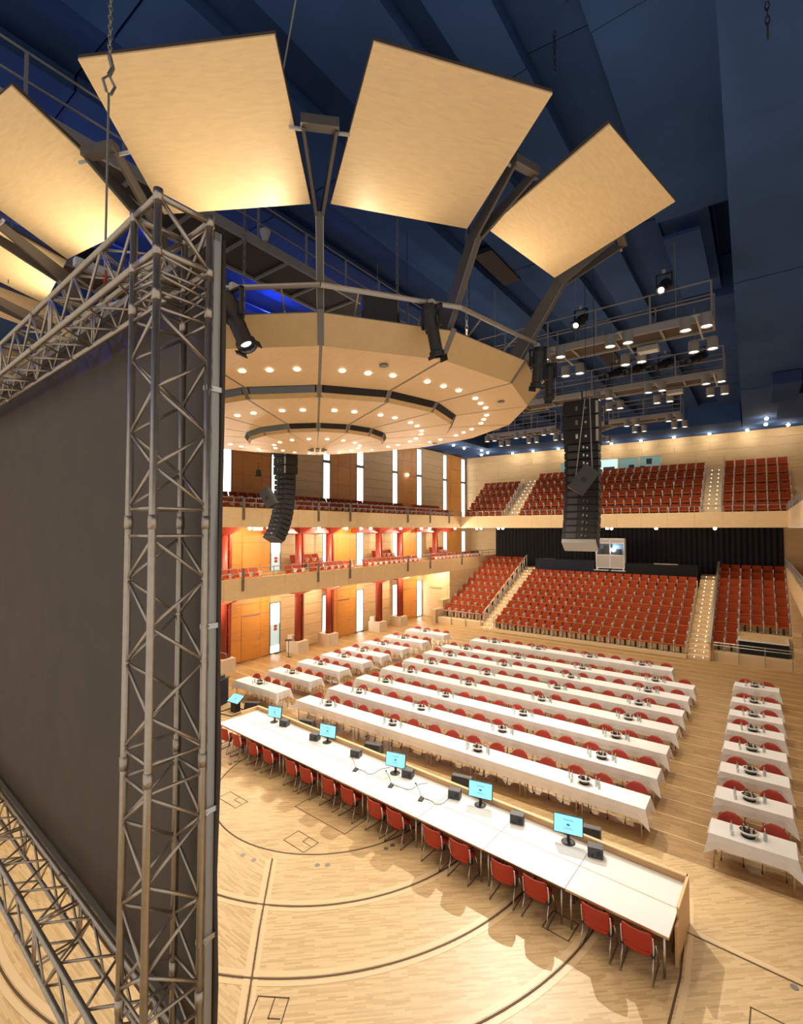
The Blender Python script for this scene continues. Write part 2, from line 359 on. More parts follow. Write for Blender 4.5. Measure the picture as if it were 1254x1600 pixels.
# ------------------------------------------------------------------ side balconies
def balcony(side, y0, y1, z0, z1, lab):
    xa, xb = (XL, XB) if side < 0 else (XBR, XR)
    s = struct('balcony_slab', MB().bx(xa, xb - .10 if side < 0 else xb, y0, y1, z0 + .08, z0 + .38) if side < 0 else MB().bx(xa + .10, xb, y0, y1, z0 + .08, z0 + .38), M_FASCIA, lab)
    n = max(1, round((y1 - y0) / 1.25))
    for i in range(n):
        ya = y0 + (y1 - y0) * i / n; yb = y0 + (y1 - y0) * (i + 1) / n
        b = MB().bx(xb - .10, xb, ya + .004, yb - .004, z0, z1) if side < 0 else MB().bx(xa, xa + .10, ya + .004, yb - .004, z0, z1)
        b.build('fascia_panel', M_FASCIA, s)
    return s
balcony(-1, 0.0, YC, ZL0, ZL1, 'lower left side balcony with pale wooden front')
balcony(-1, 0.0, YF, ZU0, ZU1, 'upper left side balcony with pale wooden front')
balcony(1, 17.0, YC, ZL0, ZL1, 'lower right side balcony front at the picture edge')
balcony(1, 17.0, YF, ZU0, ZU1, 'upper right side balcony front at the picture edge')
# solid ends of the lower balconies beside the rear stalls
for (xa, xb, nm) in ((XB - .25, XB, 'wall_stalls_left'), (XBR, XBR + .25, 'wall_stalls_right')):
    s = struct(nm, MB().bx(xa + .05, xb - .05, 34.97, YC, -.05, ZL0), M_BEIGE, 'beige board wall beside the rear stalls')
    for i in range(7):
        for j in range(6):
            ya = 34.97 + i * 1.275; za = j * ZL0 / 6
            MB().bx(xa, xb, ya + .005, ya + 1.27, za + .005, za + ZL0 / 6 - .005).build('wall_panel', M_BEIGE, s)
    lowx = (xb - .4, xb) if xb < 0 else (xa, xa + .4)
    struct(nm.replace('stalls', 'parapet'), MB().bx(lowx[0], lowx[1], 32.75, 34.97, -.04, 1.05).bx(lowx[0], lowx[1], 33.9, 34.97, 1.05, 1.7), M_BEIGE, 'low wooden parapet block at the foot of the rear stalls')
for (xa, xb, nm) in ((XL, XB - .25, 'left'), (XBR + .25, XR, 'right')):
    s = struct('wall_passage_' + nm, MB().bx(xa, xb, 35.0, 35.2, -.05, ZL0 + .08), M_BEIGE, 'bright end wall under the side balcony')
    for j in range(6): MB().bx(xa, xb, 34.96, 35.0, j * .66 + .004, j * .66 + .656).build('wall_panel', M_BEIGE, s)
    if nm == 'left': MB().tube((-22.9, 34.9, 2.5), (-21.7, 34.9, 2.5), .025, 8).build('door_closer', M_CHROME, s)
# upper part of the wall beside the curtain, z between the balconies
for (xa, xb, nm) in ((XL, XB, 'left'), (XBR, XR, 'right')):
    struct('wall_gallery_' + nm, MB().bx(xa, xb, YC, YC + .2, ZL0, ZU0), M_BEIGE, 'pale end wall of the lower gallery')
# right wall shell
struct('wall_right', MB().bx(XR, XR + .3, 10, YC + .3, -.4, 16.8), M_BEIGE, 'right wall of beige boards at the picture edge')
# ------------------------------------------------------------------ columns, plinths and red brackets (left side)
cidx = 0
for kbay in range(-1, 3):
    for yo in (12.35, 14.95):
        cy_ = yo + 7.7 * kbay + 7.7
        if cy_ < 12 or cy_ > 38: continue
        g = sempty('column', 'red steel column pair on a pale stone plinth', (-22.75, cy_, 0))
        MB().bx(-.62, .42, -.36, .50, -.09, .72).build('plinth', M_PLINTH, g)
        if yo < 13: MB().bx(-.5, -.1, -.36, -.05, .72, 1.05).build('plinth_block', M_PLINTH, g)
        MB().lathe([(.0, .72), (.20, .72), (.20, ZU0 - .1), (0, ZU0 - .1)], 20).build('shaft', M_COLR, g, smooth=True)
        MB().bx(-.16, .16, .22, .30, .72, ZU0 - .1).bx(-.05, .05, .22, .44, .72, ZU0 - .1).build('fin', M_COLR, g)
        for zz in (1.9, 3.2, 5.3, 6.4): MB().bx(-.12, .12, .12, .26, zz, zz + .06).build('tie_plate', M_COLR, g)
        for zb in (ZL0, ZU0):
            MB().hexa([(-.9, -.12, zb - .42), (.25, -.12, zb - .42), (.25, .12, zb - .42), (-.9, .12, zb - .42)], [(-.9, -.16, zb + .08), (1.66, -.16, zb + .08), (1.66, .16, zb + .08), (-.9, .16, zb + .08)]).build('bracket', M_COLR, g)
    y0b = 12.35 + 7.7 * (kbay + 1)
    if y0b > 12 and y0b < 38:
        for zb in (ZU0,):
            struct('edge_beam', MB().bx(-23.0, -22.5, y0b - 2.4, y0b + 2.7, zb - .36, zb - .02), M_COLR, 'red steel beam under the upper balcony')
# ------------------------------------------------------------------ rear: upper balcony, curtain, upper wall
rb = struct('balcony_slab', MB().bx(XB, XBR, YF + .1, YC + .2, ZU0 + .06, ZU0 + .45), M_FASCIA, 'rear upper balcony with pale wooden front')
for i in range(14):
    xa = XB + (XBR - XB) * i / 14; xb = XB + (XBR - XB) * (i + 1) / 14
    MB().bx(xa + .004, xb - .004, YF, YF + .10, ZU0, ZU1).build('fascia_panel', M_FASCIA, rb)
wr = struct('wall_rear', MB().bx(XL, XR, YR + .06, YR + .4, 8.0, 16.8), M_BEIGE, 'upper rear wall of beige horizontal boards')
zrow = [8.0, 9.2, 10.3, 11.1, 11.75, 12.27, 13.4, 14.0, 14.6]
for j in range(len(zrow) - 1):
    x = XL; c = 0
    while x < XR - .1:
        x1 = min(x + (2.3 if (c or j % 2 == 0) else 1.2), XR); c += 1
        if j == 5:
            if x < -14.2 < x1: x1 = -14.2
            if -14.2 <= x < -6.2: x = -6.2; continue
        MB().bx(x + .006, x1 - .006, YR, YR + .06, zrow[j] + .006, zrow[j + 1] - .006).build('wall_panel', M_BEIGE, wr)
        x = x1
cw = sempty('window_40', 'greenish control room window high in the rear wall')
f = MB().bx(-14.2, -6.2, YR - .03, YR + .05, 12.27, 12.34).bx(-14.2, -6.2, YR - .03, YR + .05, 13.33, 13.4)
for i in range(6): f.bx(-14.2 + i * 1.6 - (.05 if i else 0), -14.2 + i * 1.6 + .05, YR - .03, YR + .05, 12.3, 13.38)
f.build('window_frame', M_BEIGE, cw)
for i in range(5): MB().bx(-14.15 + i * 1.6, -12.65 + i * 1.6, YR + .03, YR + .05, 12.34, 13.33).build('pane', M_GLASSL if i == 2 else M_GLASSG, cw)
for (x0, x1, z0, z1, mm) in ((-8.6, -8.2, 12.4, 12.75, M_BLACK), (-7.3, -6.9, 12.7, 13.15, M_BLACK), (-7.8, -7.4, 12.4, 12.6, M_SPKG), (-10.6, -9.7, 12.4, 12.7, M_SPKG)): MB().bx(x0, x1, YR + .015, YR + .03, z0, z1).build('room_equipment', mm, cw)
# black curtain as a folded sheet across the back of the stalls
n = 360; vs_ = []; fs_ = []
for i in range(n + 1):
    xx = XB + (XBR - XB) * i / n; yy = YC - .08 + .07 * math.sin(i * 1.1) + .02 * math.sin(i * .37)
    vs_ += [(xx, yy, 3.6), (xx, yy, ZU0 + .05)]
for i in range(n): fs_.append((2 * i, 2 * i + 2, 2 * i + 3, 2 * i + 1))
cu = MB().add(vs_, fs_).build('stage_curtain', M_CURT, None, smooth=True)
tag(cu, 'long black pleated curtain behind the rear stalls', 'curtain')
struct('wall_back', MB().bx(XB - .3, XBR + .3, YC + .05, YC + .4, -.4, ZU0 + .4), M_CURT, 'dark wall behind the black curtain')
# ------------------------------------------------------------------ ceiling
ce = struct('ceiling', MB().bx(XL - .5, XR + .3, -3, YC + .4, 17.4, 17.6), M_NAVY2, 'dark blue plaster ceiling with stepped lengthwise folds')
ZS = 14.58
def cpan(pts, z0, z1, m=M_NAVY): return MB().prism(pts, z0, z1).build('ceiling_panel', m, ce)
# lower soffits along left wall, right wall and rear
for i in range(7):
    ya = -3 + i * 6.6; yb = ya + 6.58
    cpan([(XL, ya), (-19.2, ya), (-19.2, yb), (XL, yb)], ZS, 16.9)
    xa = lambda yy: -.30 - .60 * (yy - 5) / 37
    cpan([(xa(ya), ya), (XR, ya), (XR, yb), (xa(yb), yb)], ZS + (.0 if i % 2 else .03), 16.9)
for i in range(6): cpan([(-19.2 + i * 3.05, 38.6), (-19.2 + i * 3.05 + 3.03, 38.6), (-19.2 + i * 3.05 + 3.03, YR + .1), (-19.2 + i * 3.05, YR + .1)], ZS, 16.9)
# dropped box and notch in the right soffit
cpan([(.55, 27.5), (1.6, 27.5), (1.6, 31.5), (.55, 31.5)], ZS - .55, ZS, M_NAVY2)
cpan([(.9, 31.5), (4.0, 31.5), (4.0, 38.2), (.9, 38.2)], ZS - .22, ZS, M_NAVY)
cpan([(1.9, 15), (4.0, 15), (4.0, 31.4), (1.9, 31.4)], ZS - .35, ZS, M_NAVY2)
# folded lengthwise strips of the high middle ceiling: each hangs at its own height
xs = [-.55, -2.12, -3.25, -4.15, -4.7, -6.3, -7.2, -8.8, -10.4, -11.6, -13.0, -14.2, -15.6, -17.0, -19.2]
zs = [15.85, 16.02, 15.88, 16.06, 15.9, 16.08, 15.92, 16.08, 15.92, 16.08, 15.92, 16.08, 15.92, 16.0]
ycuts = [-3, 3.5, 8.2, 14.6, 20.5, 27.2, 33.4, 38.6]
for i in range(len(xs) - 1):
    for j in range(len(ycuts) - 1):
        dz = random.uniform(-.03, .03); t = .14 if i % 2 else .0
        x1, x0 = xs[i], xs[i + 1]; y0, y1 = ycuts[j] + .02, ycuts[j + 1] - .02
        if i == 0: x1 = -.95 if 14 < y0 < 20 else -.2
        z = zs[i] + dz + (.30 if (i == 0 and 14 < y0 < 20) else 0)
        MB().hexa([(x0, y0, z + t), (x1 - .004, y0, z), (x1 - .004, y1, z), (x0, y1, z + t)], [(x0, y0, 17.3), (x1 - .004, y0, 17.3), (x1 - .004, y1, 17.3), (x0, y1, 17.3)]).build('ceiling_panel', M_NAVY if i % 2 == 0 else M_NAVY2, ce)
# recessed hatches: a framed panel hanging below the fold and black slabs standing in for shaded recesses
MB().bx(-2.05, -1.15, 15.1, 19.4, 15.62, 15.72).build('ceiling_panel', M_NAVY, ce)
for (x0, x1, y0, y1) in ((-6.9, -6.3, 13.0, 15.2), (-6.1, -5.4, 24, 26.5)):
    MB().bx(x0, x1, y0, y1, 15.84, 15.99).build('dark_recess', M_SLOT, ce)
# small lamps set in the soffit along the rear and left walls
m_lampb = MB().lathe([(0, -.16), (.08, -.13), (.10, -.06), (.08, 0), (0, .02)], 14).mesh('bulb', M_LAMP2, True)
m_lampr = MB().lathe([(.07, 0), (.14, 0), (.14, .05), (.07, .05)], 14).mesh('trim_ring', M_STEEL)
LIST = [(x, 41.9 if x < 1 else 41.4, 'ceiling spot along the top of the rear wall, %s from the left' % ORD[i]) for i, x in enumerate((-18.3, -16.36, -14.07, -11.8, -9.7, -7.5, -5.2, -2.9, -.64, 1.61))]
LIST += [(-19.8, 38.6, 'ceiling spot in the left rear corner, highest of three'), (-21.0, 40.9, 'ceiling spot in the left rear corner, leftmost of three'), (-20.0, 40.2, 'ceiling spot in the left rear corner, right one of three'),
         (.42, 38.2, 'upper of two ceiling spots above the right balcony block'), (.40, 40.3, 'lower of two ceiling spots above the right balcony block')]
LIST += [(-20.5, y, 'ceiling spot above the tall left wall windows, %s from the canopy' % ORD[i]) for i, y in enumerate((31.0, 33.0, 34.9, 36.7))]
for (lx, ly, lab) in LIST:
    zz = ZS - .03
    t = thing('ceiling_lamp', lab, 'lamp', (lx, ly, zz), group='ceiling spots over the upper walls')
    inst('bulb', m_lampb, t); inst('trim_ring', m_lampr, t, (0, 0, -.02))
    light('POINT', 'ceiling_lamp_light', (lx, ly, zz - .35), K_REAR, WARM, .08)
# under-balcony lamps
LIST = [(XB - .35, 13.4), (XB - .35, 15.5), (XB - .35, 16.7), (XB - .35, 20.4), (XB - .35, 22.8), (XB - .35, 24.2), (XB - .35, 25.2), (XB - .35, 28.6), (XB - .35, 31.3), (XB - .35, 32.5), (XB - .35, 36.5)]
LIST += [(x, YF + .35) for x in (-19.6, -19.2, -17.6, -17.2, -12.1, -11.8, -9.0, -8.7, -5.8, -2.4)]
for i, (lx, ly) in enumerate(LIST):
    left = lx < -20.5
    t = thing('balcony_lamp', 'bright lamp under the %s balcony edge, %s from the %s' % ('left upper' if left else 'rear', ORD[i if left else i - 11], 'black screen' if left else 'left'), 'lamp', (lx, ly, ZU0 + .02), group='lamps under the upper balcony')
    inst('bulb', m_lampb, t); inst('trim_ring', m_lampr, t, (0, 0, -.02))
    light('POINT', 'balcony_lamp_light', (lx, ly, ZU0 - .3), K_UNDER * (3.0 if left else .5), WARM, .08)
# lamps tucked under the lower left balcony
for i, ly in enumerate((14, 18, 22, 26, 30, 33.8)):
    t = thing('soffit_lamp', 'round lamp under the lower left balcony, %s from the black screen' % ORD[i], 'lamp', (-22.0, ly, ZL0 + .06), group='lamps under the lower balcony')
    inst('bulb', m_lampb, t); inst('trim_ring', m_lampr, t, (0, 0, -.02))
    light('POINT', 'soffit_lamp_light', (-22.0, ly, ZL0 - .3), K_UNDER * 2.6, WARM, .08)
# ------------------------------------------------------------------ theatre seats
def seat_parts():
    back = MB()
    pr_ = [(-.02, .40), (.05, .44), (.12, .70), (.20, .92), (.155, .935), (.06, .72), (-.03, .47)]
    # curved back: three facets across
    def slab(m, x0, x1, y0, y1, prof):
        a = [(x0, py + y0, pz) for py, pz in prof]; b = [(x1, py + y1, pz) for py, pz in prof]; n = len(prof)
        m.add(a + b, [tuple(range(n)), tuple(range(2 * n - 1, n - 1, -1))] + [(i, n + i, n + (i + 1) % n, (i + 1) % n) for i in range(n)])
    slab(back, -.255, -.09, -.03, 0, pr_); slab(back, -.09, .09, 0, 0, pr_); slab(back, .09, .255, 0, -.03, pr_)
    cush = MB(); slab(cush, -.245, .245, 0, 0, [(-.06, .36), (-.36, .42), (-.39, .47), (-.35, .50), (-.07, .47)])
    arm = MB().bx(.258, .306, -.26, .20, .05, .62).bx(.252, .312, -.34, .16, .62, .70)
    shell = MB().bx(-.20, .20, .13, .16, .45, .80)
    foot = MB().bx(.25, .31, -.2, .14, 0, .05).bx(-.05, .05, -.08, .02, 0, .38)
    return [('backrest', back, M_SEATR), ('seat_cushion', cush, M_SEATO), ('armrest', arm, M_SEATG), ('pedestal', foot, M_BLACK)]
SP = seat_parts(); SMESH = [(n, b.mesh(n, m), m) for n, b, m in SP]
m_arm_end = MB().bx(-.306, -.258, -.26, .20, .05, .62).bx(-.312, -.252, -.34, .16, .62, .70).mesh('armrest', M_SEATG)
seat_proto = None; seat_n = 0
STUFF = []
def add_seat(x, y, z, rz, label, group, first=False):
    global seat_n
    if seat_n < 300 and label:
        t = thing('theatre_seat', label, 'theatre seat', (x, y, z), (0, 0, rz), group)
        for n, me, m in SMESH: inst(n, me, t)
        if first: inst('armrest', m_arm_end, t)
        seat_n += 1
    else: STUFF.append((x, y, z, rz))
def row_y(i): return 32.9 + .97 * i
def row_z(i): return .22 + .42 * i
def srow_y(i): return 33.9 + .965 * i
def srow_z(i): return .46 + .445 * i
tiers = struct('floor', MB().bx(-15.8, -3.62, 32.62, 41.5, -.05, .0), P_AUD, 'stepped wooden tiers of the rear stalls')
for i in range(8):
    y0 = row_y(i) - .42
    MB().bx(-15.82, -3.62, y0, 43.0 if i == 7 else 42.0, max(0, row_z(i - 1)), row_z(i)).build('tier', P_BORD, tiers)
    for j in range(20):
        add_seat(-15.75 + .3025 + j * .605, row_y(i), row_z(i), 0, 'orange-red theatre seat, %s row of the middle rear stalls, %s from the left' % (ORD[i], ORD[j]), 'seats of the rear stalls', j == 0)
for (xa, nm) in ((-20.85, 'left'), (-2.45, 'right')):
    for i in range(9):
        y0 = srow_y(i) - .45
        MB().bx(xa - .1 if nm == 'left' else xa - .05, xa + 3.85 if nm == 'left' else XBR, y0 if i else 33.0, 43.6, max(-.04, srow_z(i - 1) if i else -.04), srow_z(i)).build('tier', P_BORD, tiers)
        for j in range(6):
            if nm == 'right' and i < 2 and j > 1: continue
            add_seat(xa + .33 + j * .61, srow_y(i), srow_z(i), 0, 'orange-red theatre seat, %s row of the %s rear stalls, %s from the left' % (ORD[i], nm, ORD[j]), 'seats of the rear stalls', j == 0 or (nm == 'right' and i >= 2 and j == 2))
# aisle stairs with little step lights
m_dot = MB().bx(-.02, .02, -.004, 0, -.012, .012).mesh('step_light', M_LENS)
for (xa, xb, lab) in ((-16.95, -15.83, 'wooden aisle stair between left and middle rear stalls'), (-3.6, -2.5, 'wooden aisle stair between middle and right rear stalls')):
    s = sempty('aisle_stair', lab)
    ns = 19
    for k in range(ns):
        y0 = 32.62 + k * .485; z1 = .215 * (k + 1)
        MB().bx(xa, xb, y0, 43.0 if k == ns - 1 else y0 + .99, z1 - .215, z1).build('step', P_BORD, s)
        for t in (.32, .72): inst('step_light', m_dot, s, (xa + (xb - xa) * t, y0 - .001, z1 - .06))
ua = sempty('floor', 'stepped wooden tiers of the rear upper balcony')
def urow_y(i): return 37.46 + .876 * i
def urow_z(i): return 8.25 + .648 * i
for i in range(6):
    MB().bx(XB, XBR + 2.6, urow_y(i) - .4, YR, urow_z(i - 1) if i else 7.9, urow_z(i) - (.0)).build('tier', P_BORD, ua)
for i in range(6):
    for j in range(6): add_seat(-1.72 + j * .6, urow_y(i), urow_z(i), 0, 'red theatre seat in the right upper balcony block, %s row, %s from the left' % (ORD[i], ORD[j]), 'seats of the rear upper balcony', j == 0)
for i in range(6):
    for j in range(21): add_seat(-15.5 + j * .6, urow_y(i), urow_z(i), 0, None, None)
for i in range(5):
    for j in range(6 if i else 6): add_seat(-20.5 + j * .6, urow_y(i), urow_z(i), 0, None, None)
for (xa, xb, lab) in ((-16.95, -15.85, 'upper aisle stair beside the left balcony block'), (-3.1, -2.05, 'upper aisle stair beside the right balcony block')):
    s = sempty('aisle_stair', lab)
    for k in range(12):
        y0 = urow_y(0) - .42 + k * .438; z1 = 8.25 + .324 * k + .01
        MB().bx(xa, xb, y0 - .02, y0 + .6, z1 - .34, z1 + .03).build('step', P_BORD, s)
        for t in (.3, .7): inst('step_light', m_dot, s, (xa + (xb - xa) * t, y0 - .024, z1 - .05))
# left gallery seats (facing the hall)
for (x, z, gaps) in ((XB - .62, ZU0 + .60, ()), (XB - 1.6, ZU0 + .98, ())):
    yy = 13.6
    while yy < 36:
        if not (30.6 < yy < 32 and x < XB - 1): add_seat(x, yy, z, PI / 2, None, None)
        yy += .6
for (x, z) in ((XB - .62, ZL0 + .60), (XB - 2.3, ZL0 + 1.0)):
    yy = 13.6
    while yy < 41.5:
        ph = (yy - 15.3) % 7.7
        if (x > XB - 1 and not (16.0 < yy < 18.4 or 19.4 < yy < 19.9 or 23.6 < yy < 24.6 or 31.4 < yy < 33.3)) or (x < XB - 1 and 4.9 < ph < 7.2): add_seat(x, yy, z, PI / 2, None, None)
        yy += .6
for (y0, y1, x0, x1, z0, z1) in ((13, 36.8, XL, XB - 1.1, ZU0 + .36, ZU0 + .98), (13, 43, XL, XB - 1.9, ZL0 + .36, ZL0 + 1.0), (13, 36.8, XB - 1.1, XB - .12, ZU0 + .36, ZU0 + .60), (13, 43, XB - 1.9, XB - .12, ZL0 + .36, ZL0 + .60)):
    struct('gallery_step', MB().bx(x0, x1, y0, y1, z0, z1), P_AUD, 'raised wooden step of the side gallery')
for (n, me, m), (n2, b, m2) in zip(SMESH, SP):
    pass
sb = inst('gallery_seats', None); tag(sb, 'remaining far rows of red theatre seats on the balconies', 'theatre seats', None, 'stuff')
for n, b, m in SP:
    big = MB()
    for (x, y, z, rz) in STUFF:
        c, s_ = math.cos(rz), math.sin(rz)
        big.add([(x + c * v[0] - s_ * v[1], y + s_ * v[0] + c * v[1], z + v[2]) for v in b.v], b.f)
    big.build(n + '_rows', m, sb)['kind'] = 'stuff'
# ------------------------------------------------------------------ guard rails
def rail_thing(label, pts, h, levels=(1.0, .55), post=1.3, hang=0, r=.022, name='guard_rail', wood=False):
    t = thing(name, label, 'railing', pts[0])
    o = Vector(pts[0]); P = [Vector(p) - o for p in pts]
    for lv in levels: MB().path([p + Vector((0, 0, h * lv)) for p in P], r, 6).build('rail', M_RAIL, t)
    for a, b in zip(P, P[1:]):
        L = (b - a).length; n = max(1, round(L / post))
        for k in range(n + 1):
            p = a + (b - a) * k / n
            MB().bx(p.x - .02, p.x + .02, p.y - .02, p.y + .02, p.z - hang, p.z + h).build('post', M_RAIL, t)
    return t
rail_thing('slim steel guard rail along the upper left balcony front', [(XB - .06, 13.0, ZU1), (XB - .06, 36.8, ZU1)], .5, (1.0, .5), 1.3)
rail_thing('slim steel guard rail along the lower left balcony front', [(XB - .06, 13.0, ZL1), (XB - .06, 43.6, ZL1)], .5, (1.0, .5), 1.3)
rail_thing('steel guard rail along the rear upper balcony front', [(XB, YF + .2, ZU1 - .05), (XBR, YF + .2, ZU1 - .05)], .45, (1.0,), 1.6, r=.018)
rail_thing('steel guard rail on the right lower balcony front', [(XBR + .06, 22, ZL1), (XBR + .06, 43.6, ZL1)], .5, (1.0, .5), 1.3)
rail_thing('steel guard rail on the right upper balcony front', [(XBR + .06, 26, ZU1), (XBR + .06, 36.8, ZU1)], .5, (1.0, .5), 1.3)
rail_thing('steel front rail before the black skirted platform', [(-2.3, 32.85, 0), (1.2, 32.85, 0)], 1.05, (1.0, .86), 1.25, r=.025)
rail_thing('steel front rail before the left rear stalls', [(-20.9, 32.92, 0), (-17.05, 32.92, 0)], 1.1, (1.0,), 1.25, r=.02)
rail_thing('short steel rail at the front left corner of the middle stalls', [(-15.83, 32.6, .2), (-15.83, 33.3, .35)], .8, (1.0, .5), .7)
# hanger posts on the balcony fronts
m_hang = MB().bx(0, .05, -.07, .07, -.62, .52).mesh('post', M_STEEL); m_hplate = MB().bx(.05, .075, -.055, .055, -.58, -.06).mesh('cover_plate', mat('hanger_bronze', (.20, .13, .07), .5))
for li, (zt, ys) in enumerate(((ZU1, (14.85, 20.0, 22.75, 29.0, 32.0, 38.9 - 4)), (ZL1, (14.85, 20.0, 22.75, 29.0, 32.0, 37.0)))):
    for i, yy in enumerate(ys):
        t = thing('rail_bracket', 'dark rail bracket on the %s left balcony front, %s from the black screen' % (('upper', 'lower')[li], ORD[i]), 'bracket', (XB, yy, zt), group='rail brackets on the left balcony fronts')
        inst('post', m_hang, t); inst('cover_plate', m_hplate, t)
# sloped handrail panels along the left stalls aisle, one per row
m_gp = MB().hexa([(-.03, -.42, 0), (.03, -.42, 0), (.03, .42, 0), (-.03, .42, 0)], [(-.03, -.42, .06), (.03, -.42, .06), (.03, .42, .06), (-.03, .42, .06)])
m_top = MB().hexa([(-.035, -.30, .80), (.035, -.30, .80), (.035, .34, 1.08), (-.035, .34, 1.08)], [(-.035, -.30, .86), (.035, -.30, .86), (.035, .34, 1.14), (-.035, .34, 1.14)]).mesh('handrail', M_FASCIA)
m_ps = MB().bx(-.025, .025, -.29, -.24, -.2, .82).bx(-.025, .025, .26, .31, -.2, 1.08).mesh('post', M_RAIL)
for i in range(9):
    for (x, nm, fy, fz, up) in ((-17.0, 'left stalls', srow_y(i) - .1, srow_z(i), 0),) + (((-16.98, 'left upper balcony', urow_y(i), urow_z(i), 1),) if i < 5 else ()):
        t = thing('stair_handrail', 'short sloping wooden handrail beside the %s aisle, %s from the bottom' % (nm, ORD[i]), 'handrail', (x, fy, fz), group='aisle handrails')
        inst('handrail', m_top, t); inst('post', m_ps, t)
t = thing('stair_handrail', 'long sloping wooden balustrade beside the right stalls aisle', 'handrail', (-2.47, 32.7, 0))
MB().hexa([(-.06, 0, 0), (.02, 0, 0), (.02, 9.1, 3.95), (-.06, 9.1, 3.95)], [(-.06, 0, 1.0), (.02, 0, 1.0), (.02, 9.1, 5.1), (-.06, 9.1, 5.1)]).build('balustrade', M_FASCIA, t)
MB().hexa([(-.09, -.03, 1.0), (.05, -.03, 1.0), (.05, 9.13, 5.1), (-.09, 9.13, 5.1)], [(-.09, -.03, 1.06), (.05, -.03, 1.06), (.05, 9.13, 5.16), (-.09, 9.13, 5.16)]).build('top_rail', M_RAIL, t)
t = thing('stair_handrail', 'steel handrail beside the right upper balcony aisle', 'handrail', (-2.02, 37.1, 8.3))
MB().path([(0, 0, .9), (0, 5.0, .9 + 3.6)], .025, 6).build('rail', M_RAIL, t); MB().path([(0, 0, .45), (0, 5.0, .45 + 3.6)], .018, 6).build('rail', M_RAIL, t)
for k in range(6): MB().bx(-.02, .02, k * .98, k * .98 + .04, k * .706 - .1, k * .706 + .9).build('post', M_RAIL, t)
# ------------------------------------------------------------------ control booth, projector cabinet, side platform
b = thing('mixing_booth', 'long dark draped mixing booth behind the middle rear stalls', 'booth', (-9.8, 41.3, row_z(7)))
MB().bx(-6.0, -1.05, -.55, .7, 0, 1.75).build('drape', M_DRAPE, b); MB().bx(1.25, 6.05, -.55, .7, 0, 1.65).build('drape', M_CURT, b)
MB().bx(-1.05, 1.25, -.65, .7, 0, 1.0).build('drape', M_CURT, b)
MB().bx(3.2, 4.8, -.3, .1, 1.65, 1.72).build('desk_light', M_GREY, b); MB().bx(-5.4, -4.4, -.3, 0, 1.75, 1.80).build('desk_light', M_SPKG, b)
p = thing('projector_cabinet', 'white framed projector cabinet with glowing lens behind the seats', 'projector cabinet', (-9.7, 41.15, row_z(7) + 1.02))
f = MB(); t_ = .06
for x in (-1.05, 0, 1.05): f.bx(x - t_ / 2, x + t_ / 2, -.28, -.22, .18, 2.55)
for z in (.18, 1.2, 2.15, 2.5): f.bx(-1.08, 1.08, -.28, -.22, z, z + t_)
f.bx(-1.08, -1.02, .2, .26, .18, 2.55).bx(1.02, 1.08, .2, .26, .18, 2.55).bx(-1.08, 1.08, .2, .26, 2.5, 2.56).build('frame', M_WHITE, p)
MB().bx(-1.02, -.03, -.26, -.24, .24, 1.2).build('panel', M_GREY, p); MB().bx(.03, 1.02, -.26, -.24, .24, 1.2).build('panel', M_GREY, p)
MB().bx(-1.02, -.03, -.26, -.24, 2.21, 2.5).build('panel', M_GREY, p); MB().bx(.03, 1.02, -.26, -.24, 2.21, 2.5).build('panel', M_GREY, p)
MB().bx(-1.02, 1.02, .21, .25, .24, 2.5).build('back_panel', mat('cabinet_blue', (.16, .28, .42), .4), p)
MB().bx(-1.02, -1.0, -.2, .2, .24, 2.5).bx(1.0, 1.02, -.2, .2, .24, 2.5).build('side_panel', M_GREY, p)
MB().bx(-1.2, -.1, -.5, .3, .0, .05).bx(.1, 1.2, -.5, .3, .0, .05).bx(-1.05, -.95, -.3, .2, .05, .2).bx(.95, 1.05, -.3, .2, .05, .2).build('foot', M_WHITE, p)
pj = thing('projector', 'black projector with glaring lens inside the white cabinet', 'projector', (-9.7, 41.2, row_z(7) + 2.3))
MB().bx(-.75, .75, -.1, .15, 0, .42).bx(-.55, .1, -.1, .15, .42, .72).build('body', M_BLACK, pj)
MB().lathe([(0, 0), (.14, 0), (.14, .1), (.10, .12), (0, .12)], 16).build('lens', mat('projector_lens', (1, 1, 1), .2, emit=(.85, .95, 1), estr=40), pj, loc=(.22, -.10, .38), rot=(R(90), 0, 0))
light('SPOT', 'projector_beam', (-9.48, 40.8, row_z(7) + 2.68), 60, (.85, .93, 1), .05, (-6, 0, 7.5), 50, .6)
pl = thing('skirted_platform', 'small stage platform with black skirt and pale top', 'platform', (-.05, 34.6, srow_z(0)))
MB().bx(-1.1, 1.12, -1.0, .9, 0, .72).build('skirt', M_CURT, pl)
MB().bx(-1.15, 1.15, -1.05, .95, .72, .78).build('frame', M_WHITE, pl)
for i in (0, 1): MB().bx(-1.08 + i * 1.08, -.01 + i * 1.08, -.98, .88, .78, .80).build('top_board', M_BEIGE, pl)
t = thing('floor_case', 'small dark case beside the black skirted platform', 'case', (1.0, 35.9, srow_z(1)))
MB().bx(-.2, .2, -.12, .12, 0, .18).build('body', M_BLACK, t); MB().bx(-.06, .06, -.14, -.12, .1, .14).build('handle', M_CHROME, t)
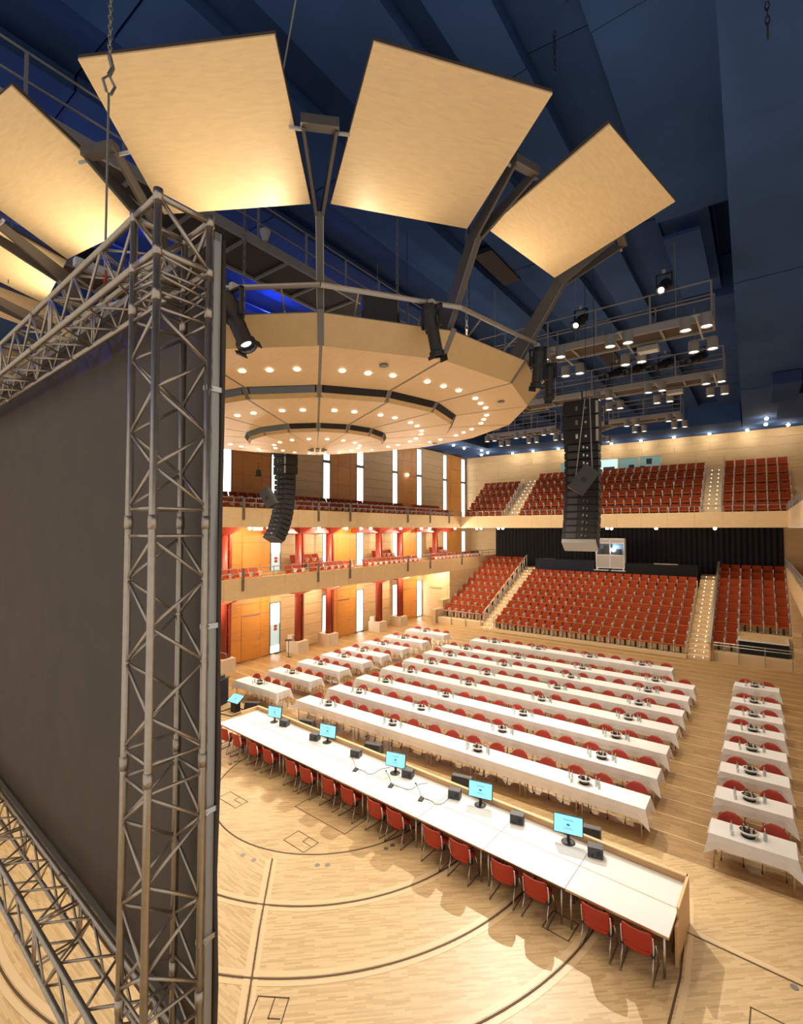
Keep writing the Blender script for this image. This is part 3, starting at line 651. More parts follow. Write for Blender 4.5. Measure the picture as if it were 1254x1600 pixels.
# ------------------------------------------------------------------ acoustic canopy: sixteen-sided stepped wooden disc
can = thing('acoustic_canopy', 'large round stepped wooden acoustic canopy with recessed lights', 'canopy', (CX, CY, 11), (.018, -.021, 0))
def pl_(r, az, z): return Vector((r * math.cos(R(az)), r * math.sin(R(az)), z - 11))
def sect(k, r0, z0, r1, z1, gap, th, name, m, parent=can):
    """panel of sector k between two rings, thickened upwards, gap left for the ribs"""
    a0 = AZ0 + 22.5 * k; a1 = a0 + 22.5
    P = []
    for (r, z) in ((r0, z0), (r1, z1)):
        if r < .05: P.append([Vector((0, 0, z - 11))] * 2); continue
        p = pl_(r, a0, z); q = pl_(r, a1, z); d = (q - p).normalized(); g = min(gap, (q - p).length * .45)
        P.append([p + d * g, q - d * g])
    low = [P[0][0], P[0][1], P[1][1], P[1][0]]
    n = (low[1] - low[0]).cross(low[2] - low[1] if r1 > .05 else low[2] - low[0]).normalized()
    if n.z < 0: n = -n
    if abs(n.z) < .5: n = -Vector((math.cos(R(a0 + 11.25)), math.sin(R(a0 + 11.25)), 0))
    up = [v + n * th for v in low]
    if r1 < .05:
        b = MB().add([low[0], low[1], low[2], up[0], up[1], up[2]], [(0, 2, 1), (3, 4, 5), (0, 1, 4, 3), (1, 2, 5, 4), (2, 0, 3, 5)])
    else: b = MB().hexa(low, up)
    return b.build(name, m, parent)
for k in range(16):
    sect(k, 6.256, 11.008, 5.913, 10.587, .035, .05, 'rim_panel', M_MAPLE2)
    sect(k, 5.913, 10.587, 4.038, 10.484, .03, .05, 'outer_panel', M_MAPLE)
    blue = 9 <= k <= 15 and k != 15 or k == 15
    sect(k, 4.03, 10.475, 3.94, 10.352, .09, .05, 'slot', M_SLOTB if 12 <= k <= 15 else M_SLOT)
    sect(k, 3.94, 10.349, 3.868, 10.259, .04, .05, 'lip', M_MAPLE2)
    sect(k, 3.868, 10.259, 2.024, 10.13, .025, .05, 'middle_panel', M_MAPLE)
    sect(k, 2.02, 10.122, 1.945, 10.012, .06, .05, 'slot', M_SLOTB if k in (13, 14) else M_SLOT)
    sect(k, 1.945, 10.009, 1.885, 9.93, .03, .05, 'lip', M_MAPLE2)
    sect(k, 1.885, 9.93, 0.0, 9.781, .015, .05, 'inner_panel', M_MAPLE)
    az = AZ0 + 22.5 * k
    prof = [(6.262, 11.008), (5.916, 10.592), (4.03, 10.487), (3.866, 10.262), (2.02, 10.134), (1.883, 9.935), (.25, 9.80)]
    b = MB(); tng = Vector((-math.sin(R(az)), math.cos(R(az)), 0))
    for (ra, za), (rb_, zb) in zip(prof, prof[1:]):
        p = pl_(ra, az, za + .004); q = pl_(rb_, az, zb + .004); wd = .055
        steep = abs(za - zb) > .15 and ra < 5
        if steep: wd = .06
        upv = Vector((0, 0, .05))
        b.hexa([p - tng * wd, p + tng * wd, q + tng * wd, q - tng * wd], [p - tng * wd + upv, p + tng * wd + upv, q + tng * wd + upv, q - tng * wd + upv])
    b.build('rib', M_RIB, can)
MB().prism([pl_(6.25, AZ0 + 22.5 * k, 11)[:2] for k in range(16)], .0, .03).build('leak_cover', M_ARM, can)  # unseen disc added to keep light from leaking through the canopy
hub = MB()
for k in range(8):
    v = pl_(.22, AZ0 + 45 * k, 9.78); hub.box(v, (.07, .07, .04))
hub.lathe([(0, 9.76 - 11), (.05, 9.76 - 11), (.05, 9.8 - 11), (0, 9.8 - 11)], 10).build('hub', M_STEEL, can)
m_dl = MB().lathe([(0, -.012), (.055, -.012), (.06, -.004), (.06, 0)], 14).mesh('downlight', M_LAMP)
m_dl2 = MB().lathe([(0, -.012), (.043, -.012), (.047, -.004), (.047, 0)], 12).mesh('downlight', M_LAMP)
def zat(r): 
    pr2 = [(0, 9.781), (1.885, 9.93), (1.886, 10.0), (2.024, 10.13), (3.868, 10.259), (3.869, 10.3), (4.038, 10.484), (5.913, 10.587)]
    for (ra, za), (rb_, zb) in zip(pr2, pr2[1:]):
        if ra <= r <= rb_: return za + (zb - za) * (r - ra) / (rb_ - ra)
for k in range(16):
    a = AZ0 + 22.5 * k + 11.25
    for d in (-6.2, 0, 6.2): inst('downlight', m_dl, can, pl_(4.82 / math.cos(R(d)) * math.cos(R(0)), a + d, zat(4.82) - .004))
    for d in (-4.5, 4.5): inst('downlight', m_dl, can, pl_(3.02, a + d, zat(3.02) - .004))
    inst('downlight', m_dl2, can, pl_(1.22, a, zat(1.22) - .004))
    x_, y_, z_ = polar(4.82, a, 10.42)
    light('SPOT', 'canopy_downlight', (x_, y_, z_), K_CAN, WARM, .06, (x_, y_, 0), 120, .7)
    if k % 2 == 0:
        x_, y_, z_ = polar(3.0, a, 10.05); light('SPOT', 'canopy_downlight', (x_, y_, z_), K_CAN, WARM, .06, (x_, y_, 0), 120, .7)
m_rec = MB().lathe([(0, -.01), (.03, -.01), (.05, -.02), (.09, -.02), (.09, 0)], 12).mesh('speaker_port', M_STEEL)
for k in (0, 2, 5): inst('speaker_port', m_rec, can, pl_(5.3, AZ0 + 22.5 * k + 13, zat(5.3) - .005))
# tubular guard rail round the canopy edge
MB().path([pl_(6.47, AZ0 + 22.5 * k, 11.36) for k in range(17)], .045, 8).build('edge_rail', M_RAIL, can)
for k in range(16):
    for t in (.25, .75):
        p = pl_(6.47, AZ0 + 22.5 * k, 11.36).lerp(pl_(6.47, AZ0 + 22.5 * (k + 1), 11.36), t); q = pl_(6.1, AZ0 + 22.5 * k, 11.0).lerp(pl_(6.1, AZ0 + 22.5 * (k + 1), 11.0), t)
        MB().path([p, p.lerp(q, .45) + Vector((0, 0, .06)), q + Vector((0, 0, .12)), q], .018, 6).build('rail_support', M_RAIL, can)
# steel arms that hold the reflector panels
def beam(b, p, q, w0, h0, w1=None, h1=None, side=None):
    p = Vector(p); q = Vector(q); d = (q - p).normalized(); s = Vector(side).normalized(); u = s.cross(d).normalized()
    w1 = w0 if w1 is None else w1; h1 = h0 if h1 is None else h1
    return b.hexa([p - s * w0 / 2 - u * h0 / 2, p + s * w0 / 2 - u * h0 / 2, p + s * w0 / 2 + u * h0 / 2, p - s * w0 / 2 + u * h0 / 2],
                  [q - s * w1 / 2 - u * h1 / 2, q + s * w1 / 2 - u * h1 / 2, q + s * w1 / 2 + u * h1 / 2, q - s * w1 / 2 + u * h1 / 2])
for i, k in enumerate(range(-4, 3)):
    az = AZ0 + 22.5 * k; s = (-math.sin(R(az)), math.cos(R(az)), 0); sv = Vector(s)
    g = inst('support_arm', None, can); kk = max(k, -3); rk = 6.75 + .17 * kk; zk = 12.36 + .09 * kk; re = 7.8 + .19 * kk; ze = 12.78 + .10 * kk
    b = MB(); beam(b, pl_(5.75, az, 10.75), pl_(rk, az, zk), .10, .34, .10, .26, s); b.build('lower_arm', M_ARM, g)
    for sg in (-1, 1):
        b = MB(); beam(b, pl_(rk - .04, az, zk - .04) + sv * sg * .035, pl_(re + .05, az, ze) + sv * sg * .22, .05, .24, .04, .14, s); b.build('fork_arm', M_ARM, g)
        b = MB(); e = pl_(re, az, ze - .02); b.tube(e + sv * sg * .22, e + sv * sg * .40, .025, 8); b.build('pivot', M_GREY, g)
    b = MB(); b.box(pl_(re + .07, az, ze + .02), (.14, .50, .13), Matrix.Rotation(R(az), 3, 'Z')); b.build('cross_bar', M_ARM, g)
    for sg in (-1, 1):
        b = MB(); beam(b, pl_(5.93, az, 10.75) + sv * sg * .055, pl_(rk + .14, az, zk) + sv * sg * .055, .012, .012, None, None, s); b.build('edge_trim', M_RAIL, g)
# reflector panels between the arms
PET = {-1.5: [(-9.999, 3.297, 12.39), (-7.669, 3.668, 12.439), (-7.325, 1.774, 12.968), (-9.655, 1.403, 12.919)],
       -.5: [(-7.43, 3.748, 12.444), (-5.445, 4.992, 12.487), (-4.267, 3.359, 13.041), (-6.298, 2.134, 12.986)],
       .5: [(-5.207, 5.186, 12.496), (-3.861, 7.048, 12.543), (-2.043, 6.023, 13.116), (-3.439, 4.102, 13.067)],
       1.5: [(-3.61, 7.293, 12.573), (-3.244, 9.554, 12.573), (-1.075, 9.401, 13.169), (-1.579, 6.995, 13.137)]}
for k, rc in ((-2.5, 7.28), (-3.5, 7.15)):
    az = AZ0 + 22.5 * k; rd = Vector((math.cos(R(az)), math.sin(R(az)), 0)); tg = Vector((-rd.y, rd.x, 0)); c0 = Vector((CX, CY, 0))
    PET[k] = [c0 + rd * (rc - 1.0) - tg * 1.16 + Vector((0, 0, 12.4)), c0 + rd * (rc - 1.0) + tg * 1.16 + Vector((0, 0, 12.4)), c0 + rd * (rc + 1.0) + tg * 1.16 + Vector((0, 0, 12.95)), c0 + rd * (rc + 1.0) - tg * 1.16 + Vector((0, 0, 12.95))]
names = {1.5: 'rightmost of the wooden reflector panels', .5: 'second wooden reflector panel from the right', -.5: 'third wooden reflector panel from the right, above the truss tower', -1.5: 'fourth wooden reflector panel from the right, cut by the picture edge', -2.5: 'fifth wooden reflector panel from the right, low at the left edge', -3.5: 'sixth wooden reflector panel from the right, half behind the truss'}
for k, P in sorted(PET.items()):
    P = [Vector(p) for p in P]; n = (P[1] - P[0]).cross(P[2] - P[1]).normalized()
    if n.z < 0: n = -n
    c0 = (P[0] + P[1] + P[2] + P[3]) / 4
    X_ = (P[1] - P[0]).normalized(); Y_ = n.cross(X_)
    Mx = Matrix((X_, Y_, n)).transposed()
    t = thing('reflector_panel', names[k] + (' around the canopy' if k == 1.5 else ''), 'panel', c0, Mx.to_euler(), 'reflector panels')
    L = [Mx.transposed() @ (p - c0) for p in P]
    for q in L: q.z = 0
    MB().hexa(L, [v + Vector((0, 0, .03)) for v in L]).build('face', M_MAPLE, t)
    Lo = [v * 1.004 + Vector((0, 0, .03)) for v in L]
    MB().hexa(Lo, [v + Vector((0, 0, .05)) for v in Lo]).build('backing', M_EDGE, t)
    az = AZ0 + 22.5 * k
    if k in (-1.5, -.5, .5, 1.5, -2.5):
        off = {-.5: 3, 1.5: -4, .5: -3}.get(k, 0)
        x_, y_, z_ = polar(6.25, az + off, 11.45)
        tgt = P[0].lerp(P[1], {-.5: .62, 1.5: .3, .5: .3}.get(k, .5)).lerp(c0, .35)
        light('SPOT', 'petal_uplight', (x_, y_, z_), K_PETAL, (1, .83, .58), .06, tgt, 95, .9)
        x_, y_, z_ = polar(5.0, az, 11.45); light('SPOT', 'petal_uplight', (x_, y_, z_), K_PETAL * 7, (1, .83, .58), .08, c0.lerp(P[2].lerp(P[3], .5), .45), 75, .9)
# ------------------------------------------------------------------ stage spotlights
def make_spot(lab, loc, aim, s=1.0, lit=False, cat='spotlight', hang=.35):
    t = thing('stage_spotlight', lab, cat, loc, group='stage spotlights')
    d = (Vector(aim) - Vector(loc)).normalized(); q = d.to_track_quat('Z', 'Y'); Mx = q.to_matrix()
    piv = Vector((0, 0, -hang * s))
    def tr(b): return MB().add([piv + Mx @ (Vector(v) * s) for v in b.v], b.f)
    tr(MB().lathe([(0, -.32), (.10, -.32), (.135, -.22), (.135, .05), (.10, .10), (.10, .42), (.125, .44), (.125, .52), (.10, .52)], 14)).build('body', M_BLACK, t)
    tr(MB().lathe([(0, .45), (.07, .45)], 14)).build('lens', M_LENS if lit else M_SPKG, t)
    tr(MB().bx(-.17, -.15, -.02, .02, -.1, .1).bx(.15, .17, -.02, .02, -.1, .1)).build('yoke_bracket', M_BLACK, t)
    MB().bx(-.19 * s, -.16 * s, -.03, .03, -hang * s - .05, -.05).bx(.16 * s, .19 * s, -.03, .03, -hang * s - .05, -.05).bx(-.19 * s, .19 * s, -.03, .03, -.07, -.04).build('yoke', M_BLACK, t)
    MB().bx(-.04, .04, -.05, .05, -.05, .06).build('clamp', M_GREY, t)
    tr(MB().bx(-.09, .09, .12, .13, .5, .60).bx(-.09, .09, -.13, -.12, .5, .56)).build('barn_door', M_BLACK, t)
    return t
def canw(r, az, z): 
    v = pl_(r, az, z); return can_mat @ v
can_mat = Matrix.Translation((CX, CY, 11)) @ Euler((.018, -.021, 0)).to_matrix().to_4x4()
p = canw(6.47, AZ0 - 12, 11.30); make_spot('large black profile spotlight hung left of the canopy rib', p, p + Vector((.55, .1, -1)), 1.25, True)  # glowing lens stands in for a white reflection on the tip
p = canw(6.47, AZ0 + 17, 11.30); make_spot('black profile spotlight hung on the canopy edge, centre', p, p + Vector((.08, .22, -1)), 1.05)
p = canw(6.5, AZ0 + 46, 11.30); make_spot('black profile spotlight at the canopy right corner', p, p + Vector((-.15, .1, -1)), 1.0)
p = canw(6.5, AZ0 + 56, 11.28); make_spot('lower black spotlight behind the canopy right corner', p, p + Vector((-.05, .1, -1)), 1.0)
make_spot('lit spotlight above the front catwalk, nearer the canopy', (-4.35, 15.2, 14.35), (-5.2, 7, 8.6), 1.1, True)
make_spot('lit spotlight above the front catwalk, right one', (-2.05, 15.2, 14.75), (-2.6, 7, 9), 1.1, True)
for i, x in enumerate((-4.6, -3.85, -2.85, -1.75)):
    make_spot('dark moving spotlight on the second catwalk, %s from the left' % ORD[i], (x, 21.0, 14.35), (x - .9, 19.5, 13.6), 1.25)
tb = thing('stage_spotlight', 'black boxy floodlight standing on the canopy top', 'spotlight', canw(5.3, AZ0 + 12, 11.05), (0, 0, R(AZ0)), group='stage spotlights')
MB().bx(-.25, .25, -.32, .32, .0, .75).build('housing', M_BLACK, tb); MB().bx(-.3, .3, -.36, -.33, 0, .4).bx(-.3, .3, .33, .36, 0, .4).build('yoke', M_BLACK, tb)
# ------------------------------------------------------------------ chains and ropes
def chain(label, x, y, z0, z1, r=.03, m=None):
    b = MB(); z = z0; k = 0; L = .11
    while z < z1:
        pts = []
        for j in range(7):
            a = 2 * PI * j / 6; u = math.cos(a) * r; v = math.sin(a) * L * .62
            pts.append((x + (u if k % 2 else 0), y + (0 if k % 2 else u), z + v))
        b.path(pts, .009, 4); z += L * .9; k += 1
    o = b.build('hoist_chain', m or M_STEEL); tag(o, label, 'chain', 'hoist chains'); return o
chain('hoist chain behind the third reflector panel, above the left spotlight', -7.83, 5.5, 11.1, 15.75)
chain('hoist chain between the middle reflector panels and the canopy', -5.75, 7.6, 11.1, 15.7)
chain('hoist chain right of the canopy handrail, near the right arm', -4.95, 9.0, 11.1, 15.7)
def hook_chain(label, x, y, z0, z1):
    o = chain(label, x, y, z0 + .15, z1, .025, M_BLACK); h = MB().path([(x, y, z0 + .15), (x, y + .03, z0 + .06), (x, y + .02, z0), (x, y - .03, z0), (x, y - .04, z0 + .05)], .012, 6).build('hook', M_BLACK, o)
hook_chain('short black chain with hook under the ceiling, left of the right reflector', -2.58, 7.73, 15.05, 15.75)
hook_chain('short black chain with hook at the top right ceiling edge', .21, 7.9, 14.03, 14.5)
for (x, y, z0, z1, lab) in ((-3.67, 13.2, 10.95, 15.9, 'thin black suspension cable above the right loudspeaker array'), (-3.45, 13.2, 10.95, 15.9, 'second thin black cable above the right loudspeaker array'), (-7.9, 10.9, 11.2, 16, 'thin cable behind the canopy arms, left'), (-6.3, 11.6, 11.2, 16, 'thin cable behind the canopy arms, middle'), (-12.2, 3.0, 12.5, 16.4, 'thin cable in the dark upper left, outer'), (-11.4, 3.6, 12.5, 16.4, 'thin cable in the dark upper left, inner')):
    tag(MB().tube((x, y, z0), (x, y, z1), .008, 5).build('suspension_cable', M_BLACK), lab, 'cable', 'suspension cables')
tag(MB().tube((-6.0, 4.6, 13.2), (-3.4, 3.5, 15.75), .012, 5).build('suspension_cable', M_CATW), 'thin slanting wire between the two front reflector panels', 'cable', 'suspension cables')
# ------------------------------------------------------------------ truss-framed screen seen from behind
FR = inst('screen_frame', None, None, (-3.46, 1.70, 0), (0, 0, -R(2.5)))
tag(FR, 'big aluminium truss frame in front of the black screen', 'truss frame')
ZT1, ZT0, ZB1, ZB0, SS, LEN = 9.92, 9.52, 3.55, 3.15, .40, 9.6
def section(name):
    return inst(name, None, FR)
def brace(parent, p, q, r=.0125): return MB().tube(p, q, r, 8).build('brace', M_ALU, parent, True)
tw = section('truss_tower')
corners = [(0, 0), (-SS, 0), (-SS, SS), (0, SS)]
zcoup = [ZT0 - .32, 7.55, 5.75, 4.0]
for (x, y) in corners:
    MB().tube((x, y, 2.4), (x, y, ZT1 + .03), .027, 14).build('chord', M_ALU, tw, True)
    for zc in zcoup: MB().tube((x, y, zc - .05), (x, y, zc + .05), .032, 14).build('coupler', M_ALU, tw, True)
    MB().tube((x, y, ZT1 - .04), (x, y, ZT1 + .045), .034, 14).build('corner_node', M_ALU, tw, True); MB().tube((x, y, ZT0 - .04), (x, y, ZT0 + .04), .034, 14).build('corner_node', M_ALU, tw, True)
segs = [(2.4, 3.95), (4.05, 5.70), (5.80, 7.50), (7.60, 9.15)]
for f_ in range(4):
    a = corners[f_]; c_ = corners[(f_ + 1) % 4]
    for (z0, z1) in segs:
        nb = 5; 
        brace(tw, (*a, z0 + .05), (*c_, z0 + .05)); brace(tw, (*a, z1 - .05), (*c_, z1 - .05))
        for j in range(nb):
            za = z0 + .07 + (z1 - z0 - .14) * j / nb; zb = z0 + .07 + (z1 - z0 - .14) * (j + 1) / nb
            if (j + f_) % 2: brace(tw, (*a, za), (*c_, zb))
            else: brace(tw, (*c_, za), (*a, zb))
    # dense lattice under the corner block
    for j in range(4):
        z = 9.22 + j * .075; brace(tw, (*a, z), (*c_, z + (.05 if j % 2 else -.0)), .011)
    for z in (ZT0, ZT1): MB().tube((*a, z), (*c_, z), .025, 10).build('chord', M_ALU, tw, True)
    brace(tw, (*a, ZT0), (*c_, ZT1), .016)
def htruss(name, z0, z1, x0, x1):
    t = section(name)
    cs = [(0, z0), (SS, z0), (SS, z1), (0, z1)]
    for (y, z) in cs: MB().tube((x0, y, z), (x1, y, z), .027, 12).build('chord', M_ALU, t, True)
    n = int((x0 - x1) / .33)
    for f_ in range(4):
        a = cs[f_]; c_ = cs[(f_ + 1) % 4]
        for j in range(n):
            xa = x0 + (x1 - x0) * j / n; xb = x0 + (x1 - x0) * (j + 1) / n
            if (j + f_) % 2: brace(t, (xa, *a), (xb, *c_))
            else: brace(t, (xa, *c_), (xb, *a))
            if j % 6 == 0:
                brace(t, (xa - .03, *a), (xa - .03, *c_)); brace(t, (xa + .03 if j else xa, *a), (xa + .03 if j else xa, *c_))
    for q in (3.0, 6.0, 9.0):
        for (y, z) in cs: MB().tube((-q - .06, y, z), (-q + .06, y, z), .032, 12).build('coupler', M_ALU, t, True)
    return t
htruss('top_truss', ZT0, ZT1, -SS, -LEN); htruss('bottom_truss', ZB0, ZB1, -SS, -LEN)
pr_ = section('edge_profile'); MB().bx(-.05, .0, .44, .47, 2.0, ZT1 - .05).bx(-.05, -.035, .47, .50, 2.0, ZT1 - .05).bx(-.012, 0, .47, .50, 2.0, ZT1 - .05).build('profile_bar', M_RAIL, pr_)
MB().bx(-LEN, 0, .44, .49, ZT1 - .12, ZT1 - .05).build('profile_bar', M_RAIL, pr_); MB().bx(-LEN, 0, .44, .49, ZB1 - .06, ZB1 + .02).build('profile_bar', M_RAIL, pr_)
for z in (4.4, 5.35, 6.75, 8.6): MB().bx(-.03, .02, .38, .52, z - .02, z + .02).tube((-.0, .42, z), (.05, .42, z), .012, 6).build('pipe_clamp', M_CHROME, pr_)
MB().bx(-1.62, -1.55, -.05, SS + .05, ZT1 + .02, ZT1 + .09).build('lifting_bar', M_GREY, FR)
# screen cloth: a gently rippled sheet laced to the frame
n = 60; vs_ = []; fs_ = []
for i in range(n + 1):
    x = .04 - (LEN + .04) * i / n
    for j in range(9):
        z = ZB1 - .35 + (ZT1 - .1 - ZB1 + .35) * j / 8
        e = math.exp(-((i - 0) / 3.0) ** 2) * .010 * math.sin(j * 2.3) + .004 * math.sin(i * .8 + j)
        vs_.append((x + (.012 * math.sin(j * 2.9) if i == 0 else 0), 0.515 + e, z))
for i in range(n):
    for j in range(8): fs_.append((i * 9 + j, i * 9 + j + 1, (i + 1) * 9 + j + 1, (i + 1) * 9 + j))
cl = MB().add(vs_, fs_).build('projection_screen', M_CLOTH, None, True, (-3.46, 1.70, 0), (0, 0, -R(2.5)))
so = cl.modifiers.new('thick', 'SOLIDIFY'); so.thickness = .006
tag(cl, 'dark back of the big projection screen at the left', 'screen')
rp = thing('lifting_rope', 'steel lifting rope with shackle holding the screen frame', 'rope', (-5.02, 1.97, ZT1 + .08))
MB().tube((0, 0, 0), (0, 0, 1.75), .011, 8).build('rope', M_STEEL, rp)
MB().path([(0, -.02, 1.75), (0, -.055, 1.85), (0, 0, 1.93), (0, .055, 1.85), (0, .02, 1.75)], .014, 8).build('shackle', M_STEEL, rp)
MB().path([(0, 0, 1.93), (0, .03, 2.02), (0, .0, 2.12)], .022, 8).build('hook', M_STEEL, rp)
b = MB(); z = 2.12; k = 0
while z < 5.65:
    b.path([(0 + (math.cos(2 * PI * j / 6) * .018 if k % 2 else 0), (0 if k % 2 else math.cos(2 * PI * j / 6) * .018), z + math.sin(2 * PI * j / 6) * .035) for j in range(7)], .006, 4); z += .05; k += 1
b.build('chain', M_STEEL, rp)
MB().path([(.0, 0, .02), (.03, 0, -.08), (0, 0, -.14), (-.03, 0, -.08), (.0, 0, .02)], .012, 6).build('sling', M_CAPR, rp)
# ------------------------------------------------------------------ line arrays
def line_array(lab, x, y, ztop, nb, rz, face):
    t = thing('line_array_speaker', lab, 'loudspeaker', (x, y, ztop), (0, 0, rz), 'hanging loudspeaker arrays')
    z = 0.0; yy = 0.0; ang = 0.0
    MB().bx(-.42, .42, -.2, .3, 0, .06).tube((0, 0, .06), (0, 0, .35), .02, 8).build('bumper_frame', M_BLACK, t)
    for i in range(3):
        c = inst('sub_cabinet', None, t)
        MB().bx(-.44, .44, -.28, .32, z - .36, z - .01).build('box', M_SPK, c); MB().bx(-.40, .40, .32, .335, z - .34, z - .03).build('grille', M_SPKG, c)
        MB().bx(-.12, -.06, -.295, -.28, z - .24, z - .12).bx(.10, .16, -.295, -.28, z - .22, z - .16).build('connector', M_CHROME, c)
        MB().bx(.38, .445, -.30, -.27, z - .34, z - .03).build('rigging_plate', M_GREY, c)
        z -= .37
    for i in range(nb):
        ang = R(.25 * i + .19 * i * i)
        h = .205; c = inst('cabinet', None, t, (0, yy, z), (-ang, 0, 0))
        MB().hexa([(-.40, -.24, -h + .012), (.40, -.24, -h + .012), (.40, .24, -h), (-.40, .24, -h)], [(-.40, -.24, -.012), (.40, -.24, -.012), (.40, .24, 0), (-.40, .24, 0)]).build('box', M_SPK, c)
        MB().bx(-.38, .38, .24, .252, -h + .02, -.02).build('grille', M_SPKG, c)
        MB().bx(-.33, -.08, -.25, -.24, -h + .035, -.035).build('rear_plate', M_SPKG, c)
        MB().bx(.05, .09, -.27, -.24, -h + .07, -.07).bx(.14, .18, -.27, -.24, -h + .06, -.10).build('connector', M_CHROME, c)
        MB().bx(.39, .425, -.24, .24, -h + .02, -.02).build('rigging_plate', M_BLACK, c); MB().bx(-.425, -.39, -.24, .24, -h + .02, -.02).build('rigging_plate', M_BLACK, c)
        z -= h * math.cos(ang) + .004; yy -= h * math.sin(ang)
    MB().bx(-.41, .41, -.26, .2, -.10, 0).build('pull_back_bar', M_GREY if x > -10 else M_SPKG, t, loc=(0, yy, z), rot=(-ang, 0, 0))
    return t
line_array('long black loudspeaker array hanging before the rear balcony, right', -3.78, 13.2, 10.85, 13, R(6), 1)
line_array('curved black loudspeaker array hanging below the canopy, left', -15.83, 13.2, 10.85, 13, R(-6), 1)
def hung_speaker(lab, loc, rot, s):
    t = thing('hanging_speaker', lab, 'loudspeaker', loc, rot, 'small hung loudspeakers')
    MB().hexa([(-.22 * s, -.2 * s, -.36 * s), (.22 * s, -.2 * s, -.36 * s), (.16 * s, .2 * s, -.36 * s), (-.16 * s, .2 * s, -.36 * s)], [(-.22 * s, -.2 * s, .36 * s), (.22 * s, -.2 * s, .36 * s), (.16 * s, .2 * s, .36 * s), (-.16 * s, .2 * s, .36 * s)]).build('box', M_SPKG, t)
    MB().bx(-.06 * s, .06 * s, -.215 * s, -.2 * s, -.05 * s, .05 * s).build('handle', M_BLACK, t); MB().bx(-.15 * s, .15 * s, .2 * s, .21 * s, -.33 * s, .33 * s).build('grille', M_BLACK, t)
    return t
hung_speaker('grey monitor speaker slung from ropes before the right array', (-3.52, 12.25, 8.72), (R(8), R(35), R(30)), .95)
hung_speaker('small black speaker slung beside the left array', (-15.75, 12.35, 8.75), (R(6), R(-28), R(20)), 1.0)
for (a, b_, lab) in (((-3.62, 12.9, 10.9), (-3.72, 12.25, 8.5), 'left pale rope holding the slung monitor speaker'), ((-3.5, 12.9, 10.9), (-3.3, 12.3, 9.0), 'right pale rope holding the slung monitor speaker')):
    tag(MB().tube(a, b_, .014, 6).build('speaker_rope', M_GREY), lab, 'rope', 'speaker ropes')
t = thing('stage_spotlight', 'small black lamp hung under the canopy beside the left array', 'spotlight', (-16.4, 12.3, 9.9), group='stage spotlights')
MB().tube((0, 0, 0), (0, 0, .3), .015, 6).build('stem', M_BLACK, t); MB().lathe([(0, 0), (.09, 0), (.12, -.28), (0, -.28)], 10).build('housing', M_BLACK, t); 
# ------------------------------------------------------------------ lighting catwalks
def catwalk(lab, p, q, wd=.9, z=13.0, rails=(1, 1), h=1.05, mesh=True):
    p = Vector((*p, z)); q = Vector((*q, z)); d = q - p; L = d.length; a = math.atan2(d.y, d.x)
    t = thing('lighting_catwalk', lab, 'catwalk', p, (0, 0, a), 'lighting catwalks')
    MB().bx(0, L, -wd / 2 + .05, wd / 2 - .05, .06, .12).build('deck', M_CATD, t)
    for s in (-1, 1):
        MB().bx(0, L, s * wd / 2 - .03, s * wd / 2 + .03, 0, .22).build('side_beam', mat('catwalk_beam', (.40, .38, .35), .5, metal=.2), t)
        if not rails[0 if s < 0 else 1]: continue
        for zz in (h, h * .55): MB().tube((0, s * wd / 2, zz), (L, s * wd / 2, zz), .022, 6).build('rail', M_CATW, t)
        n = max(1, round(L / 1.5))
        for k in range(n + 1): MB().bx(L * k / n - .022, L * k / n + .022, s * wd / 2 - .022, s * wd / 2 + .022, .2, h).build('post', M_CATW, t)
    n = max(2, round(L / 1.2))
    for k in range(n + 1): MB().bx(L * k / n - .03, L * k / n + .03, -wd / 2, wd / 2, 0, .06).build('cross_beam', M_CATW, t)
    for k in (0.12, .5, .88): MB().tube((L * k, 0, .2), (L * k, 0, 2.9), .012, 5).build('hanger', M_CATW, t)
    return t
catwalk('front cross catwalk with lamps, right of the canopy', (-8.2, 15.35), (-.92, 15.35), .9)
catwalk('second cross catwalk with dark spotlights', (-8.5, 21.0), (-.95, 21.0), .9)
catwalk('third cross catwalk, farthest on the right', (-6.3, 27.2), (-3.0, 27.2), .9)
catwalk('short slanting catwalk joining the third catwalk', (-8.9, 29.5), (-6.3, 27.3), .9)
catwalk('central cross catwalk beyond the canopy', (-13.2, 26.9), (-9.0, 26.9), .9)
catwalk('long central catwalk running above the canopy', (-9.85, -2.0), (-9.85, 25.9), 1.35, 14.0)
catwalk('dark catwalk at the far upper left', (-14.5, 2.0), (-14.5, 30.0), 1.0, 14.2)
t = thing('work_lamp', 'grey work lamp on the side of the central catwalk', 'lamp', (-9.05, 6.9, 14.25)); MB().lathe([(0, -.12), (.06, -.12), (.13, .1), (.13, .13), (0, .13)], 12).build('shade', M_GREY, t); MB().tube((-.1, 0, 0), (0, 0, 0), .015, 6).build('bracket', M_GREY, t)
